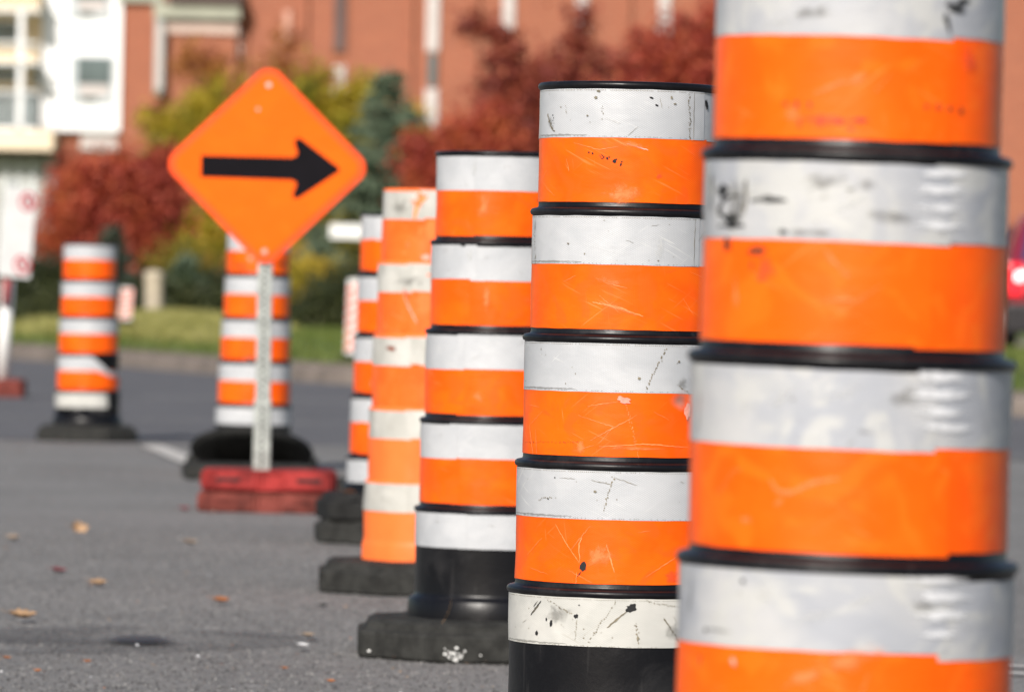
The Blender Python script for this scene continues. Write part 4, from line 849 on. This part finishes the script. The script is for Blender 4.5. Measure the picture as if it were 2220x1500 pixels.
# tall ornamental grass mound and blades on the lawn edge
def grass(name, label, n, fx_, hmin, hmax, cols, lean=.35, w_=.012):
    X, Y, Z = fx_(n); h = rng.uniform(hmin, hmax, n); a = rng.uniform(0, 6.28, n); l = rng.normal(0, lean, n) * h
    base = np.stack([X, Y, Z], 1); tip = base + np.stack([np.cos(a) * l, np.sin(a) * l, h], 1); mid = (base + tip) / 2
    A = (tip - base) / 2; B = np.stack([np.cos(a + 1.57), np.sin(a + 1.57), np.zeros(n)], 1) * w_
    o = quads(name, mid, A, B, leafmat(name + '_blades', cols, .3), None); tag(o, label, kind='stuff'); o['category'] = 'grass'; return o
def f_mound(n):
    X = rng.normal(-4.75, .95, n); X = np.where((X < -7.3) | (X > -2.9), rng.uniform(-6.2, -3.2, n), X); T = rng.uniform(6.5, 20, n); Y = np.array([kerb(x) for x in X]) + T
    return X, Y, np.array([lawn_z(x, t) for x, t in zip(X, T)])
grass('tall_grass', 'tall pale feathery grass on the mound beyond the road', 24000, f_mound, .07, .22, [(.15, .16, .035), (.28, .27, .07), (.40, .37, .12), (.48, .43, .19)], .4, .010)
def f_lawn(n):
    X = rng.uniform(-9, 9, n); T = rng.uniform(3.4, 34, n); return X, np.array([kerb(x) for x in X]) + T, np.array([lawn_z(x, t) for x, t in zip(X, T)])
grass('lawn_grass', 'short green lawn grass behind the pavement', 42000, f_lawn, .04, .10, [(.055, .085, .012), (.10, .145, .022), (.15, .19, .035), (.22, .21, .06)], .5, .014)

# ------------------------------------------------------------------ buildings
BD = 177.4
def bx(px, D=BD): return P(px, 400, D).x
def bz(py, D=BD): return P(600, py, D).z
def brickmat():
    s = NT('red_brick'); tc = s.n('TexCoord'); mp = s.n('Mapping'); s.l(tc.outputs['Object'], mp.inputs[0]); mp.inputs['Rotation'].default_value = (R(90), 0, 0)
    br = s.n('TexBrick'); s.l(mp.outputs[0], br.inputs['Vector']); br.inputs['Color1'].default_value = (.285, .086, .050, 1); br.inputs['Color2'].default_value = (.36, .112, .060, 1); br.inputs['Mortar'].default_value = (.34, .18, .11, 1)
    br.inputs['Scale'].default_value = 1; br.inputs['Brick Width'].default_value = .23; br.inputs['Row Height'].default_value = .09; br.inputs['Mortar Size'].default_value = .008
    n1 = s.noise(s.coords('Object'), .35, 5, .6); s.base(s.mix(s.math('MULTIPLY', s.ramp(n1, .35, .7), .35), br.outputs[0], (.30, .11, .06)), .9); return s.m
M_BRICK = brickmat()
M_CREAM = simple('cream_render', (.62, .48, .29), .8, .05, .5); M_PALEST = simple('pale_stone', (.56, .42, .36), .8, .08, 1); M_WHITEB = simple('white_cladding', (.86, .86, .86), .6, .02, 1)
M_GREYG = simple('grey_green_trim', (.34, .34, .27), .7, .1, 1); M_ROOF = simple('dark_roof', (.10, .065, .06), .8, .2, 1); M_GLASS = simple('window_glass', (.10, .15, .16), .15, .2, .8); M_BLIND_AND_GLINT = simple('white_blind_and_glint', (.52, .47, .45), .7, .06, 1); M_TERRA = simple('tan_spandrel', (.60, .33, .25), .8, .05)
def building():
    root = empty('brick_building', (bx(1110), BD, .3)); tag(root, 'long red brick building with narrow pale window columns behind the trees', 'building'); ox, oz = root.location.x, .3
    def bo(nm, mat, x0, x1, y0, y1, ytop, ybot, par=root, bev=0): return boxobj(nm, par, mat, bx(x0) - ox, bx(x1) - ox, y0, y1, bz(ybot) - oz, bz(ytop) - oz, bev)
    zt = bz(-500) - oz
    boxobj('wall', root, M_BRICK, bx(118) - ox, bx(3300) - ox, 0, 14, 0, zt)
    boxobj('wing_wall', root, M_BRICK, bx(258) - ox, bx(338) - ox, -.25, 0, 0, bz(10) - oz)
    boxobj('projecting_bay', root, M_BRICK, bx(352) - ox, bx(508) - ox, -.5, 0, 0, bz(55) - oz)
    r = bo('cornice', M_GREYG, 330, 516, -.9, 0, 15, 47); bo('bay_roof', M_ROOF, 362, 520, -1.1, .3, -14, 14.5)
    bo('stone_band', M_PALEST, 350, 512, -.62, -.5, 55, 79, bev=.02); bo('eaves', M_GREYG, 248, 345, -.5, 0, -8, 12)
    boxobj('roof', root, M_ROOF, bx(118) - ox - .4, bx(3300) - ox, -.6, 14.5, zt, zt + 1.2)
    rp = boxobj('downpipe', root, M_GALV, bx(333) - ox, bx(350) - ox, -.95, -.55, bz(215) - oz, bz(50) - oz, .03)
    def win(x0, x1, yt, yb, mat, fr=M_BLIND_AND_GLINT, y=-.06):
        f = bo('window', fr, x0, x1, y - .05, y, yt, yb); bo('pane', mat, x0 + 3, x1 - 3, y - .08, y - .053, yt + 4, yb - 4, f)
    win(334, 354, 262, 335, M_BLIND_AND_GLINT, y=-.1)
    win(334, 354, 60, 205, M_BLIND_AND_GLINT, M_GALV, y=-.97)
    win(505, 526, 68, 125, M_BLIND_AND_GLINT); win(606, 626, 20, 110, M_TERRA, M_BRICK)
    win(714, 746, -60, 112, M_ROOF, M_BRICK); win(716, 744, 140, 214, M_BLIND_AND_GLINT); win(716, 744, 300, 380, M_GLASS, M_ROOF)
    win(917, 946, -90, 106, M_BLIND_AND_GLINT); win(920, 944, 108, 184, M_GLASS, M_BRICK); win(917, 946, 186, 272, M_BLIND_AND_GLINT); win(917, 946, 330, 420, M_BLIND_AND_GLINT)
    win(1082, 1109, -90, 62, M_BLIND_AND_GLINT); win(1056, 1082, 40, 75, M_BLIND_AND_GLINT, M_GREYG); win(1058, 1082, 135, 168, M_BLIND_AND_GLINT)  # the two short pale panes paint in bright glints on the facade
    win(1240, 1268, -60, 24, M_BLIND_AND_GLINT); win(1244, 1270, 28, 60, M_BLIND_AND_GLINT); win(1420, 1446, -90, 62, M_BLIND_AND_GLINT); win(1620, 1646, -90, 62, M_BLIND_AND_GLINT); win(1620, 1646, 190, 270, M_BLIND_AND_GLINT); win(1900, 1926, -90, 100, M_BLIND_AND_GLINT); win(2300, 2326, -90, 100, M_BLIND_AND_GLINT); win(2300, 2326, 190, 270, M_BLIND_AND_GLINT)
    for x in (520, 650, 880, 1020, 1350, 1560, 1800):
        boxobj('pilaster', root, M_BRICK, bx(x) - ox, bx(x + 10) - ox, -.18, 0, 0, zt)
    win(172, 254, 292, 336, M_BLIND_AND_GLINT, M_GREYG, y=-.1); win(172, 254, 372, 500, M_GLASS, M_BLIND_AND_GLINT, y=-.1)
building()
def apartments():
    root = empty('apartment_building', (bx(60), 176.0, .3)); tag(root, 'white and cream apartment block with balconies at the left border', 'building'); ox, oz = root.location.x, .3; D = 176.0
    def bo(nm, mat, x0, x1, y0, y1, ytop, ybot, par=root, bev=0): return boxobj(nm, par, mat, P(x0, 200, D).x - ox, P(x1, 200, D).x - ox, y0, y1, P(130, ybot, D).z - oz, P(130, ytop, D).z - oz, bev)
    bo('cream_wall', M_CREAM, -900, 92, 1.2, 14, -500, 660); bo('white_wall', M_WHITEB, 93, 257, 1.0, 3.7, -500, 282); bo('stone_slab', simple('pale_beige_slab', (.80, .66, .48), .8, .04, 1), -400, 120, -.6, 1.2, 286, 328)
    bo('brown_lintel', M_ROOF, -400, 122, -.3, 1.2, 329, 338); bo('ground_wall', simple('pale_grey_render', (.36, .37, .35), .8, .06, 1), -400, 118, .6, 1.2, 340, 660)
    bo('white_column', M_WHITEB, 84, 92.5, .9, 1.19, -500, 285); bo('white_column', M_WHITEB, 40, 52, -.5, -.1, 30, 285)
    M_DG = simple('dark_window_glass', (.09, .12, .125), .12, .3, .8); M_WFR = simple('grey_window_surround', (.46, .50, .52), .5, .05); M_RAIL = simple('white_railing', (.75, .77, .78), .5, .05)
    def win(x0, x1, yt, yb, y=0.0, split=None):
        f = bo('window', M_WFR if x0 > 100 else M_RAIL, x0, x1, y - .08, y - .002, yt, yb); m = split or (x0 + x1) / 2
        bo('pane', M_DG, x0 + (16 if x0 > 100 else 3), x1 - 5, y - .11, y - .083, yt + 4, yb - (40 if x0 > 100 else 3), f)
        if x0 > 100: bo('pane', M_DG, x0 + 24, x1 - 34, y - .11, y - .083, yb - 11, yb - 3, f)
        if x0 > 100: bo('sash', M_BLIND_AND_GLINT, x0 + 20, x1 - 8, y - .11, y - .083, yb - 38, yb - 14, f)
    win(146, 240, 118, 219, 1.0); win(140, 230, -66, 34, 1.0); win(146, 240, -250, -150, 1.0)
    for (yt, yb) in ((-150, -40), (44, 92), (146, 178)):
        win(-60, 40, yt, yb, 1.2)
    win(-60, 86, 200, 284, 1.2); win(62, 86, 146, 185, 1.2)
    for k, (yt, yb) in enumerate(((94, 142), (200, 284), (-36, 28))):
        pn = bo('balcony', M_RAIL, -200, 84, -.55, -.50, yt, yt + 4)
        bo('floor_slab', M_WHITEB if k else M_RAIL, -200, 84, -.5, 1.2, yb - 5, yb + 1, pn)
        for x in range(-190, 84, 9): bo('baluster', M_RAIL, x, x + 1.5, -.54, -.51, yt + 4, yb - 5, pn)
    bo('cream_band', M_CREAM, -400, 84, -.2, 1.2, -20, 22)
    for x0 in (-200, 10, 38, 66): bo('shopfront_frame', M_RAIL, x0, x0 + 8, .5, .598, 350, 640)
apartments()
